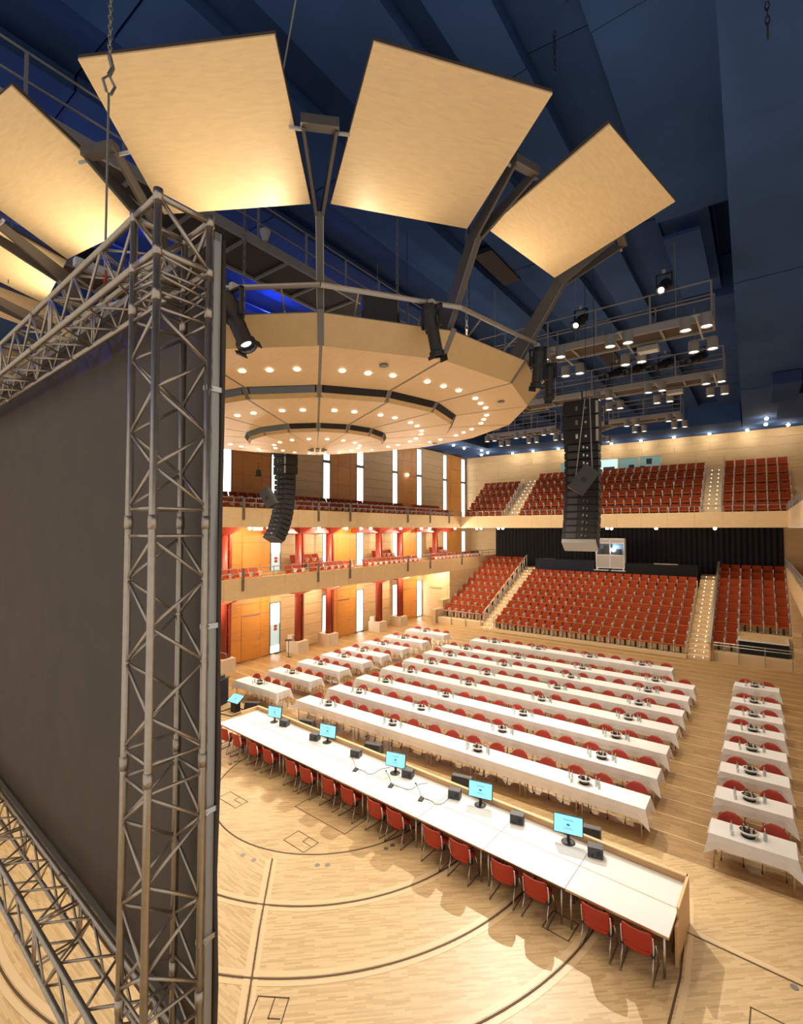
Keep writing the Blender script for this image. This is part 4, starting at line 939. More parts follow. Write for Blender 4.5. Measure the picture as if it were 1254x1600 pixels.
# can lights, four to an arm
m_can = MB().lathe([(0, .18), (.13, .18), (.14, .16), (.14, -.14), (.15, -.16), (.13, -.16), (.12, -.12)], 16).mesh('housing', mat('can_grey', (.36, .35, .32), .5), True)
m_cl = MB().lathe([(0, -.125), (.122, -.125)], 16).mesh('lens', mat('can_lens', (1, 1, 1), .4, emit=(1, .92, .76), estr=7))
m_cs = MB().tube((0, 0, .16), (0, 0, .20), .03, 6).mesh('stem', M_CATW)
m_armb = MB().tube((0, -1.0, 0), (0, 1.0, 0), .03, 6).mesh('lamp_arm', M_GREY)
GR = []
for (yc, nm) in ((15.25, 'front'), (21.0, 'second')):
    for (x, pos) in ((-1.23, 'right end'), (-3.07, 'middle'), (-4.93, 'canopy end')): GR.append((x, yc, nm, pos, 12.78))
for (x, pos) in ((-3.2, 'right end'), (-5.05, 'left end')): GR.append((x, 26.95, 'third', pos, 12.78))
for (x, pos) in ((-10.8, 'right end'), (-12.6, 'left end'), (-9.2, 'stub end')): GR.append((x, 26.7, 'central', pos, 12.78))
for (x, pos) in ((-7.1, 'slanting joint'),): GR.append((x, 28.0, 'third', pos, 12.6))
for (x, yc, nm, pos, z) in GR:
    arm = inst('lamp_arm', m_armb, None, (x, yc, z + .19)); tag(arm, 'lamp arm across the %s catwalk at its %s' % (nm, pos), 'lamp arm', 'lamp arms of the catwalks')
    for (dx, dy, q) in ((-.23, -.95, 'rear left'), (.23, -.95, 'rear right'), (-.23, .95, 'front left'), (.23, .95, 'front right')):
        t = thing('can_light', 'grey can light, %s of four at the %s of the %s catwalk' % (q, pos, nm), 'lamp', (x + dx, yc + dy, z), group='can lights under the catwalks')
        inst('housing', m_can, t); inst('lens', m_cl, t); inst('stem', m_cs, t)
    MB().tube((-.23, -.95, 0), (.23, -.95, 0), .025, 6).build('cross_tube', M_GREY, arm); MB().tube((-.23, .95, 0), (.23, .95, 0), .025, 6).build('cross_tube', M_GREY, arm)
for i, (x, y) in enumerate(((-2.6, 15.9), (-6.2, 15.9), (-2.6, 21.5))):
    t = thing('flood_box', 'flat pale floodlight box under a catwalk, %s from the front' % ORD[i], 'lamp', (x, y, 12.86), group='flood boxes'); MB().bx(-.28, .28, -.18, .18, -.06, .08).build('housing', M_GREY, t); MB().bx(-.24, .24, -.14, .14, -.07, -.06).build('glass', M_WHITE, t); MB().bx(-.02, .02, -.02, .02, .08, .14).build('bracket', M_GREY, t)
# blue floods on the upper left catwalk
for i, (x, y, z) in enumerate(((-13.9, 5.0, 14.6), (-13.9, 11.0, 14.6), (-13.9, -.2, 14.6))):
    t = thing('blue_flood', 'blue flood lamp on the far upper left catwalk, %s along it' % ORD[i], 'lamp', (x, y, z), group='blue floods'); MB().bx(-.15, .15, -.2, .2, 0, .2).build('housing', M_BLACK, t); MB().bx(-.12, .12, -.17, .17, .2, .205).build('lens', M_BLUE_L, t); MB().bx(-.02, .02, -.25, .25, -.1, .05).build('yoke', M_BLACK, t)
    light('POINT', 'blue_flood_light', (x, y, z + .45), K_BLUE, (.05, .12, 1), .1)
# ------------------------------------------------------------------ panel desk on the stage
DA = math.atan2(9.24 - 9.91, -1.36 + 15.3); DL = math.hypot(13.94, .67); DO = Vector((-15.3, 9.91, 0))
du = Vector((math.cos(DA), math.sin(DA), 0)); dvv = Vector((-math.sin(DA), math.cos(DA), 0))
def dk(u, v, z=0): return DO + du * u + dvv * v + Vector((0, 0, z))
ml = DL / 8
m_dt = MB().bx(.006, ml - .006, .008, .79, .725, .742).mesh('tabletop', M_WHITE)
m_de = MB().bx(.004, ml - .004, .0, .008, .70, .742).bx(.004, ml - .004, .0, .79, .70, .725).mesh('edge_band', M_OAK)
m_dl_ = MB().tube((0, 0, 0), (0, 0, .70), .022, 10).mesh('leg', M_CHROME, True)
m_da = MB().bx(.08, ml - .08, .10, .12, .64, .70).bx(.08, ml - .08, .68, .70, .64, .70).mesh('apron', M_STEEL)
for r_ in range(2):
    for i in range(8):
        t = thing('desk_table', 'white-topped desk table, %s from the left in the %s row' % (ORD[i], ('chair-side', 'audience-side')[r_]), 'table', dk(ml * i, .8 * r_), (0, 0, DA), 'white desk tables on the stage')
        inst('tabletop', m_dt, t); inst('edge_band', m_de, t); inst('apron', m_da, t)
        for (x, y) in ((.09, .07), (ml - .09, .07), (.09, .72), (ml - .09, .72)): inst('leg', m_dl_, t, (x, y, 0))
s = thing('desk_surround', 'oak modesty board wrapped round the back and end of the white desk', 'desk panel', DO, (0, 0, DA))
for i in range(8): MB().bx(ml * i + .003, ml * (i + 1) - .003, 1.60, 1.64, 0, .86).build('back_board', M_OAK, s)
MB().bx(-.02, DL + .02, 1.585, 1.66, .86, .885).build('top_ledge', M_MAPLE2, s)
MB().bx(DL + .005, DL + .04, .62, 1.64, 0, .86).build('end_board', M_OAK, s); MB().bx(DL + .0, DL + .045, .62, 1.66, .86, .885).build('end_ledge', M_MAPLE2, s)
MB().bx(DL + .005, DL + .04, .42, .62, 0, .68).build('end_board', M_OAK, s)
MB().bx(-.04, -.005, .9, 1.64, 0, .86).build('end_board', M_OAK, s); MB().bx(-.045, 0, .9, 1.66, .86, .885).build('end_ledge', M_MAPLE2, s)
# ------------------------------------------------------------------ chairs
def shell_back(w_, z0, z1, y0, round_=True, lean=.10, th=.016, nx=10, nz=7):
    """curved upholstered back with a rounded outline, thickened"""
    fr = []; bk = []
    for j in range(nz + 1):
        tz = j / nz
        if round_: hw = w_ / 2 * (max(0, 1 - (2 * tz - 1) ** 2 * .0) if False else (1 - max(0, (tz - .35) / .65) ** 2.4 * .92) ** .5 * (1 - max(0, (.25 - tz) / .25) * .12))
        else: hw = w_ / 2 * (1 - max(0, (tz - .82) / .18) ** 2 * .10 - max(0, (.3 - tz) / .3) ** 2 * .22)
        for i in range(nx + 1):
            tx = 2 * i / nx - 1; x = tx * hw; cur = -.06 * (x / (w_ / 2)) ** 2
            y = y0 + cur + lean * tz; z = z0 + (z1 - z0) * tz
            fr.append((x, y, z)); bk.append((x, y + th, z))
    n = len(fr); m = MB(); W_ = nx + 1; F = []
    for j in range(nz):
        for i in range(nx):
            a = j * W_ + i; F.append((a, a + 1, a + W_ + 1, a + W_)); F.append((n + a + W_, n + a + W_ + 1, n + a + 1, n + a))
    edge = [i for i in range(W_)] + [j * W_ + nx for j in range(1, nz + 1)] + [nz * W_ + i for i in range(nx - 1, -1, -1)] + [j * W_ for j in range(nz - 1, 0, -1)]
    for a, b in zip(edge, edge[1:] + edge[:1]): F.append((a, n + a, n + b, b))
    return m.add(fr + bk, F)
def seat_shell(w_=.44):
    m = MB(); n = 8; top = []; bot = []
    outl = [(-.20, -.20), (-.215, -.05), (-.22, .12), (-.17, .20), (0, .215), (.17, .20), (.22, .12), (.215, -.05), (.20, -.20), (0, -.235)]
    for (x, y) in outl: top.append((x, -y, .465 + .02 * (abs(x) / .22) ** 2)); bot.append((x, -y, .435))
    k = len(outl)
    return m.add(top + bot, [tuple(range(k))[::-1], tuple(range(k, 2 * k))] + [(i, (i + 1) % k, k + (i + 1) % k, k + i) for i in range(k)])
# banquet chair: local -y is the front, back at +y
m_cb = shell_back(.56, .46, .89, .19, True).mesh('backrest', M_REDB, True); m_cse = seat_shell().mesh('seat', M_RED); m_csb = seat_shell().mesh('seat', M_REDB)
m_leg = [MB().path(p, .011, 6).mesh('leg', M_CHROME, True) for p in (
    [(-.21, -.22, 0), (-.19, -.15, .43)], [(.21, -.22, 0), (.19, -.15, .43)], [(-.21, .26, 0), (-.19, .14, .43), (-.17, .19, .60)], [(.21, .26, 0), (.19, .14, .43), (.17, .19, .60)])]
m_foot = MB().bx(-.015, .015, -.015, .015, 0, .03).mesh('foot', M_BLACK)
bch = 0
def banquet_chair(x, y, rz, label, group, z=0):
    t = thing('banquet_chair', label, 'chair', (x, y, z), (0, 0, rz), group)
    inst('backrest', m_cb, t); inst('seat', m_csb, t)
    for k, me in enumerate(m_leg):
        l = inst('leg', me, t); inst('foot', m_foot, l, ((-.21, .21)[k % 2], (-.22, .26)[k // 2], 0))
    return t
# desk chair: wider shell back, white side strips, black joints
m_db = shell_back(.48, .40, .82, .19, False, .08, .018).mesh('backrest', M_RED, True)
m_sw = [MB().path([(sx * .245, .14, .42), (sx * .25, .16, .56), (sx * .245, .19, .72)], .014, 6).mesh('side_strip', M_WHITE, True) for sx in (-1, 1)]
m_sj = [MB().bx(sx * .235 - .03, sx * .235 + .03, .06, .15, .38, .50).mesh('joint', M_BLACK) for sx in (-1, 1)]
m_dleg = [MB().path(p, .013, 6).mesh('leg', M_CHROME, True) for p in (
    [(-.25, -.24, .01), (-.23, -.10, .43)], [(.25, -.24, .01), (.23, -.10, .43)], [(-.25, .27, .01), (-.235, .12, .43)], [(.25, .27, .01), (.235, .12, .43)])]
m_bar = [MB().tube((sx * .25, -.24, .012), (sx * .25, .27, .012), .010, 6).mesh('floor_bar', M_STEEL) for sx in (-1, 1)]
for i, X in enumerate((-14.66, -13.9, -12.98, -12.2, -11.08, -10.41, -9.49, -8.73, -7.78, -7.14, -6.04, -5.33, -4.32, -3.62, -2.49, -1.82)):
    u = (X + 15.3) / math.cos(DA)
    p = dk(u, .02)
    t = thing('desk_chair', 'red shell chair pushed up to the white desk, %s from the left' % ORD[i], 'chair', p, (0, 0, DA + PI + R(random.uniform(-4, 4))), 'red chairs along the desk')
    inst('backrest', m_db, t); inst('seat', m_cse, t)
    for k in range(2): inst('side_strip', m_sw[k], t); inst('joint', m_sj[k], t); inst('floor_bar', m_bar[k], t)
    for k in range(4): inst('leg', m_dleg[k], t)
# ------------------------------------------------------------------ things on and behind the desk
def monitor(lab, loc, rz, s=1.0, tilt=8, stand=True):
    t = thing('monitor', lab, 'monitor', loc, (0, 0, rz), 'flat screens of the panel desk')
    h0 = .13 * s; W_, H_ = .50 * s, .32 * s; Mt = Matrix.Rotation(-R(tilt), 3, 'X')
    def tr(b): return MB().add([Vector((0, 0, h0)) + Mt @ Vector(v) for v in b.v], b.f)
    tr(MB().bx(-W_ / 2, W_ / 2, 0, .035, 0, H_)).build('bezel', M_BLACK, t)
    sc = tr(MB().bx(-W_ / 2 + .014, W_ / 2 - .014, -.003, 0, .018, H_ - .014)).build('screen', M_SCREEN, t)
    tr(MB().bx(-.085 * s, .085 * s, -.004, -.003, H_ * .72, H_ * .745).bx(-.06 * s, .06 * s, -.004, -.003, H_ * .33, H_ * .345).bx(-.075 * s, .075 * s, -.004, -.003, H_ * .27, H_ * .285)).build('screen_text', M_SCRTXT, sc)
    e = MB().lathe([(0, 0), (.03 * s, 0), (.03 * s, .001)], 10)
    tr(MB().add([(v[0], -.004 - v[2], H_ * .50 + v[1] * .6) for v in e.v], e.f).bx(-.035 * s, .035 * s, -.005, -.003, H_ * .475, H_ * .49)).build('screen_emblem', M_SCRTXT, sc)
    if stand:
        MB().bx(-.03, .03, .02, .05, .015, h0 + .08).build('neck', M_BLACK, t); MB().lathe([(0, .018), (.10 * s, .015), (.12 * s, .006), (.12 * s, 0)], 18).build('base', M_BLACK, t)
    return t
for i, (x, y, s_) in enumerate(((-13.83, 11.14, 1.15), (-11.17, 11.09, 1.2), (-8.27, 10.84, 1.2), (-5.66, 10.85, 1.2), (-3.48, 10.72, 1.22))):
    monitor('flat monitor with bright blue screen on the white desk, %s from the left' % ORD[i], (x, y, .742), R(12), s_)
t = monitor('tilted blue monitor on a floor stand left of the desk', (-17.5, 11.95, .22), R(4), 1.35, 56, False)
MB().bx(-.15, .15, .05, .3, -.22, .14).build('stand', M_BLACK, t); MB().path([(-.45, -.35, -.2), (.35, -.3, -.2), (.4, .45, -.2), (-.4, .45, -.2), (-.45, -.35, -.2)], .018, 6).build('stand_base', M_BLACK, t)
m_sb = MB().hexa([(-.15, -.10, 0), (.15, -.10, 0), (.15, .11, 0), (-.15, .11, 0)], [(-.15, -.085, .20), (.15, -.085, .20), (.15, .11, .20), (-.15, .11, .20)]).mesh('box', M_DSPK)
m_sg = MB().hexa([(-.135, -.106, .015), (.135, -.106, .015), (.135, -.09, .015), (-.135, -.09, .015)], [(-.135, -.092, .185), (.135, -.092, .185), (.135, -.08, .185), (-.135, -.08, .185)]).mesh('grille', M_SPKG)
m_sk = MB().tube((-.06, -.115, .05), (-.06, -.09, .05), .018, 10).tube((.07, -.112, .10), (.07, -.085, .10), .045, 14).mesh('driver', M_BLACK)
for i, (x, y) in enumerate(((-13.28, 11.14), (-11.62, 10.99), (-9.8, 10.93), (-7.87, 10.89), (-6.33, 10.77), (-4.65, 10.73), (-2.89, 10.62))):
    t = thing('desk_speaker', 'dark grey loudspeaker box on the white desk, %s from the left' % ORD[i], 'loudspeaker', (x, y, .742), (0, 0, R(14)), 'desk loudspeakers')
    inst('box', m_sb, t); inst('grille', m_sg, t); inst('driver', m_sk, t)
m_wb = MB()
pw = [(-.22, 0), (.20, 0), (.22, .10), (.10, .33), (-.06, .33)]
m_wb.add([(-.29, y, z) for y, z in pw] + [(.29, y, z) for y, z in pw], [(0, 1, 2, 3, 4), (9, 8, 7, 6, 5)] + [(i, 5 + i, 5 + (i + 1) % 5, (i + 1) % 5) for i in range(5)])
m_wb = m_wb.mesh('box', M_DSPK); m_wg = MB().hexa([(-.26, -.225, .02), (.26, -.225, .02), (.26, -.07, .31), (-.26, -.07, .31)], [(-.26, -.245, .03), (.26, -.245, .03), (.26, -.09, .325), (-.26, -.09, .325)]).mesh('grille', M_SPK)
for i, (x, y, a) in enumerate(((-17.05, 12.6, 30), (-13.83, 12.66, 14), (-10.54, 12.6, 14), (-7.12, 12.52, 12), (-3.5, 12.25, 12))):
    t = thing('stage_wedge', 'black wedge stage monitor on the floor behind the desk, %s from the left' % ORD[i], 'loudspeaker', (x, y, .0), (0, 0, R(a)), 'wedge monitors behind the desk')
    inst('box', m_wb, t); inst('grille', m_wg, t); MB().bx(-.06, .06, .205, .225, .05, .09).build('handle', M_BLACK, t)
for i, (x, y) in enumerate(((-9.25, 10.29), (-7.94, 10.22), (-6.95, 10.17))):
    t = thing('gooseneck_microphone', 'gooseneck microphone on the white desk, %s from the left' % ORD[i], 'microphone', (x, y, .742), (0, 0, R(12)), 'desk microphones')
    MB().hexa([(-.06, -.08, 0), (.06, -.08, 0), (.06, .08, 0), (-.06, .08, 0)], [(-.05, -.07, .025), (.05, -.07, .025), (.05, .07, .05), (-.05, .07, .05)]).build('base', M_SPKG, t)
    MB().path([(0, .05, .04), (-.03, .035, .14), (-.07, .015, .25), (-.12, -.01, .36)], .006, 6).build('gooseneck', M_BLACK, t)
    MB().tube((-.12, -.01, .36), (-.14, -.025, .40), .015, 8).build('capsule', M_BLACK, t)
    pts = [(x + .05, y + .09, .75), (x + .25, y + .12, .747), (x + .42, y + .02 + .1 * (i == 1), .747), (x + .55, y + .2, .747), (x + .5, y + .5, .747), (x + .75, y + .78, .747)]
    P2 = []
    for a, b in zip(pts, pts[1:]):
        for q in range(4): P2.append(tuple(Vector(a).lerp(Vector(b), q / 4)))
    for _ in range(3): P2 = [P2[0]] + [tuple((Vector(P2[j - 1]) + Vector(P2[j]) * 2 + Vector(P2[j + 1])) / 4) for j in range(1, len(P2) - 1)] + [P2[-1]]
    tag(MB().path(P2, .007, 5).build('microphone_cable', M_SPKG), 'dark cable curling from the %s desk microphone' % ORD[i], 'cable', 'microphone cables')
# cable with connectors along the stage edge
pts = [(-10.2, 12.55, .012), (-9.3, 12.5, .012), (-8.3, 12.5, .012), (-7.4, 12.45, .012)]
cb = MB().path(pts, .012, 5).build('floor_cable', M_BLACK); tag(cb, 'black cable on the floor between two wedge monitors', 'cable')
for (x, y) in ((-8.9, 12.5), (-8.0, 12.48)): MB().bx(x - .07, x + .07, y - .03, y + .03, 0, .05).build('plug', M_BLACK, cb)
# ------------------------------------------------------------------ lectern, steps and small things by the left wall
t = thing('lectern', 'dark navy lectern with gear on top, beside the screen edge', 'lectern', (-18.95, 12.15, 0), (0, 0, R(20)))
MB().bx(-.40, .40, -.3, .3, 0, 1.05).build('body', mat('lectern_navy', (.012, .018, .045), .5), t); MB().bx(-.44, .44, -.34, .34, 1.05, 1.09).build('top', M_BLACK, t)
MB().bx(-.3, .2, -.2, .15, 1.09, 1.16).bx(.1, .3, -.1, .2, 1.09, 1.22).build('mixer', M_SPKG, t)
for k in range(6): MB().tube((-.26 + k * .08, -.1, 1.16), (-.26 + k * .08, -.1, 1.19), .012, 6).build('knob', M_BLACK, t)
t = thing('wall_steps', 'small wooden steps with steel handrail beside the left wall', 'steps', (-22.9, 14.9, -.03))
for k in range(3): MB().bx(-.7, .5, -1.0, -.3 * k - .0, .2 * k, .2 * (k + 1)).build('step', P_BORD, t)
MB().path([(.45, -.9, .6), (.45, -.9, 1.5), (.45, .1, 1.0), (.45, .1, 0)], .02, 6).build('handrail', M_RAIL, t); MB().tube((.45, -.4, .4), (.45, -.4, 1.25), .018, 6).build('post', M_RAIL, t)
for (z, lab) in ((1.35, 'red and white notice on the ground floor window beside the red columns'), (5.45, 'red and white notice on the gallery window beside the red columns')):
    t = thing('notice_sign', lab, 'sign', (XL - .05, 19.15, z), group='window notices'); MB().bx(0, .012, -.12, .12, 0, .34).build('plate', M_WHITE, t); MB().bx(.012, .016, -.11, .11, .01, .15).bx(.012, .016, -.11, .11, .19, .33).build('print', M_CAPR, t)
t = thing('exit_sign', 'pale green glowing exit sign under the upper left balcony', 'sign', (XB - .2, 15.9, ZU0 - .16)); MB().bx(-.03, .03, -.28, .28, 0, .18).build('box', mat('exit_green', (.5, .8, .6), .4, emit=(.55, .9, .65), estr=1.5), t); MB().bx(-.02, .02, -.02, .02, .18, .22).build('bracket', M_GREY, t)
t = thing('wall_lamp', 'small glowing globe lamp on the upper orange wall panel', 'lamp', (XL + .12, 32.6, 12.0)); MB().lathe([(0, -.14), (.1, -.1), (.14, 0), (.1, .1), (0, .14)], 14).build('globe', M_LAMP, t, True); MB().bx(-.12, -.06, -.04, .04, -.04, .04).build('bracket', M_GREY, t)
t = thing('music_stand', 'small black round table stand beside the column plinth', 'stand', (-22.35, 19.0, -.03)); MB().lathe([(0, 1.0), (.22, 1.0), (.22, 1.03), (0, 1.03)], 16).build('disc', M_BLACK, t); MB().tube((0, 0, 0), (0, 0, 1.0), .018, 6).build('pole', M_BLACK, t); MB().lathe([(0, 0), (.18, 0), (.18, .02), (0, .02)], 16).build('foot', M_BLACK, t)
# ------------------------------------------------------------------ banquet tables under white cloths
def table_thing(x0, x1, y0, y1, label, group):
    t = thing('banquet_table', label, 'table', (x0, y0, -.03), group=group)
    L = x1 - x0; W_ = y1 - y0
    MB().bx(0, L, 0, W_, .70, .728).build('tabletop', M_OAK, t)
    MB().bx(.08, L - .08, .06, .08, .64, .70).bx(.08, L - .08, W_ - .08, W_ - .06, .64, .70).build('apron', M_STEEL, t)
    for (x, y) in ((.07, .06), (L - .07, .06), (.07, W_ - .06), (L - .07, W_ - .06)): inst('leg', m_tleg, t, (x, y, 0))
    return t
m_tleg = MB().tube((0, 0, 0), (0, 0, .70), .018, 8).mesh('leg', mat('table_leg', (.55, .46, .35), .4, metal=.3), True)
def cloth_mesh(L, W_, drop, seed, ends=(1, 1)):
    """white cloth: flat top, skirts with a wavy hem and hanging corner tails"""
    rn = random.Random(seed); m = MB(); zt = .75
    per = []
    def seg(p, q, nrm, n, key):
        for i in range(n):
            t = i / n; per.append((p[0] + (q[0] - p[0]) * t, p[1] + (q[1] - p[1]) * t, nrm, t, key))
    nx = max(8, int(L / .16)); ny = 6
    e0, e1 = ends
    seg((0, 0), (L, 0), (0, -1), nx, 'f'); seg((L, 0), (L, W_), (1, 0), ny, 'r'); seg((L, W_), (0, W_), (0, 1), nx, 'b'); seg((0, W_), (0, 0), (-1, 0), ny, 'l')
    n = len(per); top = []; mid = []; hem = []
    corner = {0: (-1, -1), nx: (1, -1), nx + ny: (1, 1), 2 * nx + ny: (-1, 1)}
    for i, (x, y, nr, t, key) in enumerate(per):
        top.append((x, y, zt + .004))
        w1 = rn.uniform(-.006, .006) + .012 * math.sin(i * 1.9 + seed)
        d = drop + .012 * math.sin(i * .6 + seed) + rn.uniform(-.006, .006)
        out = .018 + w1; o2 = (nr[0] * out, nr[1] * out)
        if i in corner:
            c = corner[i]; has = (e0 if c[0] < 0 else e1)
            if has: d = drop * 1.55; o2 = (c[0] * .11, c[1] * .09)
            else: o2 = (0, c[1] * .02)
        elif (key == 'l' and not e0) or (key == 'r' and not e1): d = .03; o2 = (0, 0)
        else:
            # skirt flares near the corners
            dist = min(min(abs(i - k) for k in corner), n - i)
            if dist == 1: d = drop * .98; o2 = (nr[0] * .012, nr[1] * .012)
        mid.append((x + o2[0] * .45 + nr[0] * .008, y + o2[1] * .45 + nr[1] * .008, zt - d * .45)); hem.append((x + o2[0], y + o2[1], zt - d))
    F = [tuple(range(n))]
    for a, b in ((0, n), (n, 2 * n)):
        for i in range(n): j = (i + 1) % n; F.append((a + i, b + i, b + j, a + j))
    return m.add(top + mid + hem, F)
ROWS = [(13.05, -14.88, -2.40), (14.80, -14.88, -2.42), (16.55, -14.9, -2.44), (18.42, -14.9, -2.42), (20.22, -14.92, -2.44), (22.08, -14.94, -2.46), (23.82, -14.92, -2.44), (26.25, -14.3, -3.56)]
CENTRE = []
for i, (y0, x0, x1) in enumerate(ROWS):
    n = 8; L = (x1 - x0) / n
    for j in range(n): table_thing(x0 + L * j, x0 + L * (j + 1) - .01, y0 + .02, y0 + .70, 'folding table under white cloth, %s table from the left in the %s long row' % (ORD[j], ORD[i]), 'tables of the long rows')
    cuts = [0, 3, 5, 8] if i % 2 == 0 else [0, 2, 5, 8]
    for j in range(3):
        xa = x0 + L * cuts[j]; xb = x0 + L * cuts[j + 1]
        c = cloth_mesh(xb - xa + .02, .72, .29 + .01 * (j % 2), i * 7 + j, (j == 0, j == 2)).build('tablecloth', M_LINEN, None, False, (xa, y0, -.012 + .0025 * (j % 2)))
        tag(c, 'white tablecloth, %s part of the %s long table row from the stage' % (('left', 'middle', 'right')[j], ORD[i]), 'tablecloth', 'cloths of the long table rows')
    nc = 16 if i < 7 else 14
    for j in range(nc):
        X = x0 + (x1 - x0) * (j + .5) / nc + random.uniform(-.05, .05)
        banquet_chair(X, y0 + .68 + random.uniform(-.03, .05), R(random.uniform(-5, 5)), 'red chair behind the %s long white row from the stage, %s from the left' % (ORD[i], ORD[j]), 'red chairs behind the long rows', -.02)
    for j, X in enumerate((-13.45, -10.35, -7.08, -3.92) if i < 7 else (-12.9, -10.2, -7.4, -4.9)): CENTRE.append((X, y0 + .38, 4, 'long row', i, j))
LY = [13.1, 14.95, 16.8, 18.5, 20.02, 21.87, 23.9, 26.35]
for i, y0 in enumerate(LY):
    x0, x1 = -19.02 - .03 * i, -16.12 - .02 * i
    for j in range(2): table_thing(x0 + (x1 - x0) / 2 * j, x0 + (x1 - x0) / 2 * (j + 1) - .01, y0 + .02, y0 + .72, '%s folding table of the %s short white row near the left wall' % (('left', 'right')[j], ORD[i]), 'tables of the left short rows')
    c = cloth_mesh(x1 - x0, .74, .28, 90 + i).build('tablecloth', M_LINEN, None, False, (x0, y0, -.012)); tag(c, 'white tablecloth of the %s short row near the left wall' % ORD[i], 'tablecloth', 'cloths of the left short rows')
    for j in range(4): banquet_chair(x0 + (x1 - x0) * (j + .5) / 4 + random.uniform(-.05, .05), y0 + .69 + random.uniform(-.03, .05), R(random.uniform(-6, 6)), 'red chair behind the %s short row near the left wall, %s from the left' % (ORD[i], ORD[j]), 'red chairs of the left short rows', -.02)
    CENTRE.append((x0 + 1.30, y0 + .38, 2, 'left', i, 0))
RY = [12.88, 14.70, 16.35, 18.08, 19.85, 21.45, 23.15, 25.5]
for i, y0 in enumerate(RY):
    x0, x1 = -1.07, .47
    if i == 0: y0 += .04
    table_thing(x0, x1, y0 + .02, y0 + .68, 'folding table under the %s small cloth of the right column' % ORD[i], 'tables of the right column')
    c = cloth_mesh(x1 - x0, .70, .28, 120 + i).build('tablecloth', M_LINEN, None, False, (x0, y0, -.012)); tag(c, 'white tablecloth of the %s small table in the right column' % ORD[i], 'tablecloth', 'cloths of the right column')
    for j in range(2): banquet_chair(x0 + .38 + .78 * j, y0 + .67, R(random.uniform(-5, 5)), 'red chair at the %s small right-column table, %s one' % (ORD[i], ('left', 'right')[j]), 'red chairs of the right column', -.02)
    CENTRE.append((x0 + .70, y0 + .36, 2, 'right', i, 0))
# ------------------------------------------------------------------ bowls and bottles
m_bowl = MB().lathe([(0, .0), (.11, .0), (.17, .06), (.205, .115), (.195, .118), (.16, .065), (.10, .015), (0, .015)], 20).mesh('bowl', mat('bowl_dark_metal', (.30, .28, .26), .3, metal=.6), True)
m_rim = MB().lathe([(.185, .106), (.228, .106), (.228, .124), (.185, .124)], 20).mesh('rim', M_WHITE, True)
m_plate = MB().lathe([(0, 0), (.13, 0), (.13, .006), (0, .006)], 16).mesh('base', M_BLACK)
bp = [(0, 0), (.028, 0), (.03, .01), (.03, .11), (.012, .16), (.011, .20), (0, .20)]
m_bt = MB().lathe(bp, 10).mesh('glass', M_BOTTLE, True); m_btb = MB().lathe(bp, 10).mesh('glass', M_BOTTLEB, True); m_btw = MB().lathe(bp, 10).mesh('glass', M_BOTTLEW, True)
m_cap = MB().lathe([(0, .198), (.014, .198), (.014, .215), (0, .215)], 8).mesh('cap', M_CHROME); m_capr = MB().lathe([(0, .198), (.014, .198), (.014, .215), (0, .215)], 8).mesh('cap', M_CAPR)
m_gl = MB().lathe([(0, .004), (.026, .004), (.032, .10), (.034, .10), (.028, 0), (0, 0)], 12).mesh('drinking_glass', M_BOTTLEW, True)
nbot = 0; REST = []
def where(kind, i, j):
    if kind == 'long row': return '%s bowl of the %s long row' % (ORD[j], ORD[i])
    return 'bowl on the %s %s' % (ORD[i], 'short left-wall row' if kind == 'left' else 'right-column table')
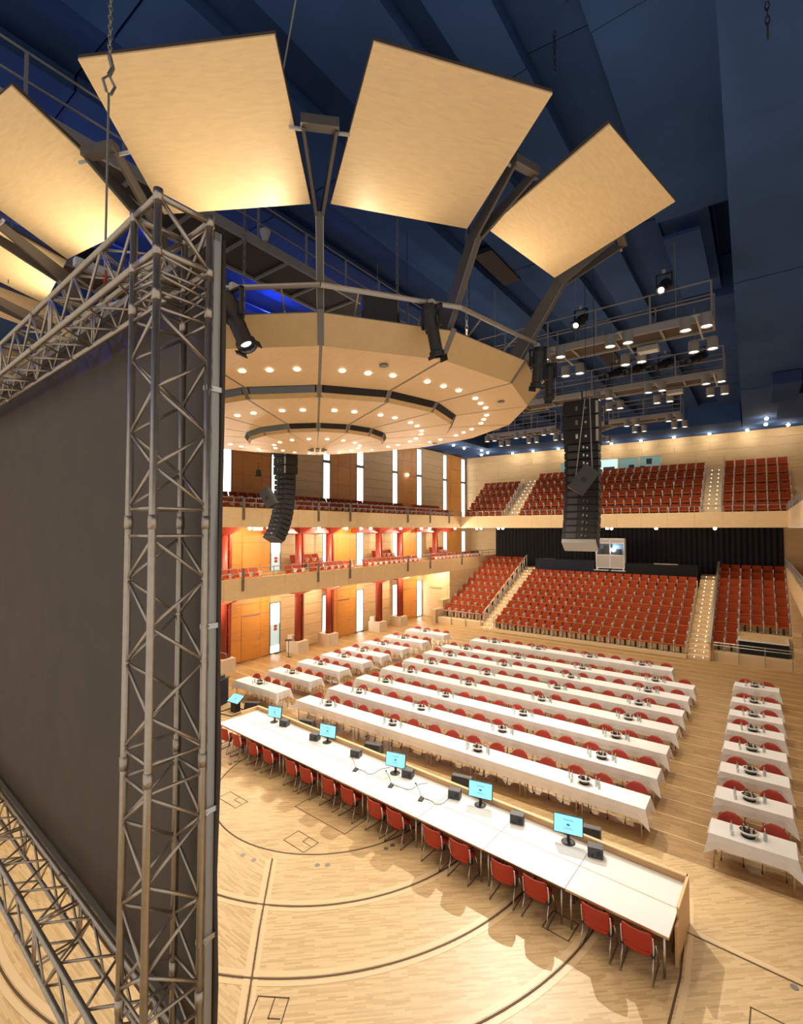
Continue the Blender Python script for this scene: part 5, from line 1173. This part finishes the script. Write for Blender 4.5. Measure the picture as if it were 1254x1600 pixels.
for (x, y, nb, kind, i, j) in CENTRE:
    ztop = .7425; wn = where(kind, i, j)
    t = thing('drinks_bowl', 'round drinks bowl with small bottles, ' + wn, 'bowl', (x, y, ztop), group='drinks bowls')
    inst('bowl', m_bowl, t, scale=(.88, .72, 1)); inst('rim', m_rim, t, scale=(.88, .72, 1)); inst('base', m_plate, t, (0, 0, .0))
    near = (i < 2 and kind != 'left') or (kind == 'left' and i == 0)
    rn = random.Random(i * 31 + j)
    for k in range(7):
        a = 2 * PI * k / 6 + .3; rr = .085 if k < 6 else 0
        pos = (x + rr * math.cos(a) * 1.1, y + rr * math.sin(a) * .8, ztop + .03); rot = (rn.uniform(-.25, .25), rn.uniform(-.25, .25), 0)
        me = (m_btb, m_btw, m_btb, m_bt, m_btb, m_btw, m_btb)[k]
        if near:
            o = thing('bottle', '%s bottle at the %s in the %s' % (('brown', 'clear', 'brown', 'green', 'brown', 'clear', 'brown')[k], ('right', 'rear right', 'rear left', 'left', 'front left', 'front right', 'middle')[k], wn), 'bottle', pos, rot, 'bottles in the drinks bowls'); inst('glass', me, o, scale=(.9, .9, .85)); inst('cap', m_capr if k % 3 == 0 else m_cap, o, scale=(.9, .9, .85)); nbot += 1
        else: REST.append((pos, rot, k))
    for k in range(nb):
        dx = (-.30, .30, -.40, .40)[k]
        dy = (-.04, .02, .03, -.05)[k]
        o = thing('water_bottle', 'water bottle at the %s of the %s' % (('near left', 'near right', 'far left', 'far right')[k], wn), 'bottle', (x + dx, y + dy, ztop), group='water bottles beside the bowls')
        inst('glass', m_bt, o, scale=(1.05, 1.05, 1.2)); inst('cap', m_cap if k % 2 else m_capr, o, scale=(1.05, 1.05, 1.2))
    for k, dx in enumerate((-.22, .24)):
        o = inst('drinking_glass', m_gl, None, (x + dx * 1.3, y + (-.16, .12)[k], ztop)); tag(o, 'small clear glass at the %s of the %s' % (('front left', 'rear right')[k], wn), 'glass', 'glasses beside the bowls')
big = {0: MB(), 1: MB()}
for (pos, rot, k) in REST:
    Mx = Euler(rot).to_matrix(); b = MB().lathe([(0, 0), (.027, 0), (.027, .10), (.011, .14), (.011, .17), (0, .17)], 6)
    big[k % 2].add([Vector(pos) + Mx @ Vector(v) for v in b.v], b.f)
sb = inst('bowl_bottles', None); tag(sb, 'small juice bottles standing in the farther drinks bowls', 'bottles', None, 'stuff')
big[0].build('brown_bottles', M_BOTTLEB, sb)['kind'] = 'stuff'; big[1].build('clear_bottles', M_BOTTLEW, sb)['kind'] = 'stuff'
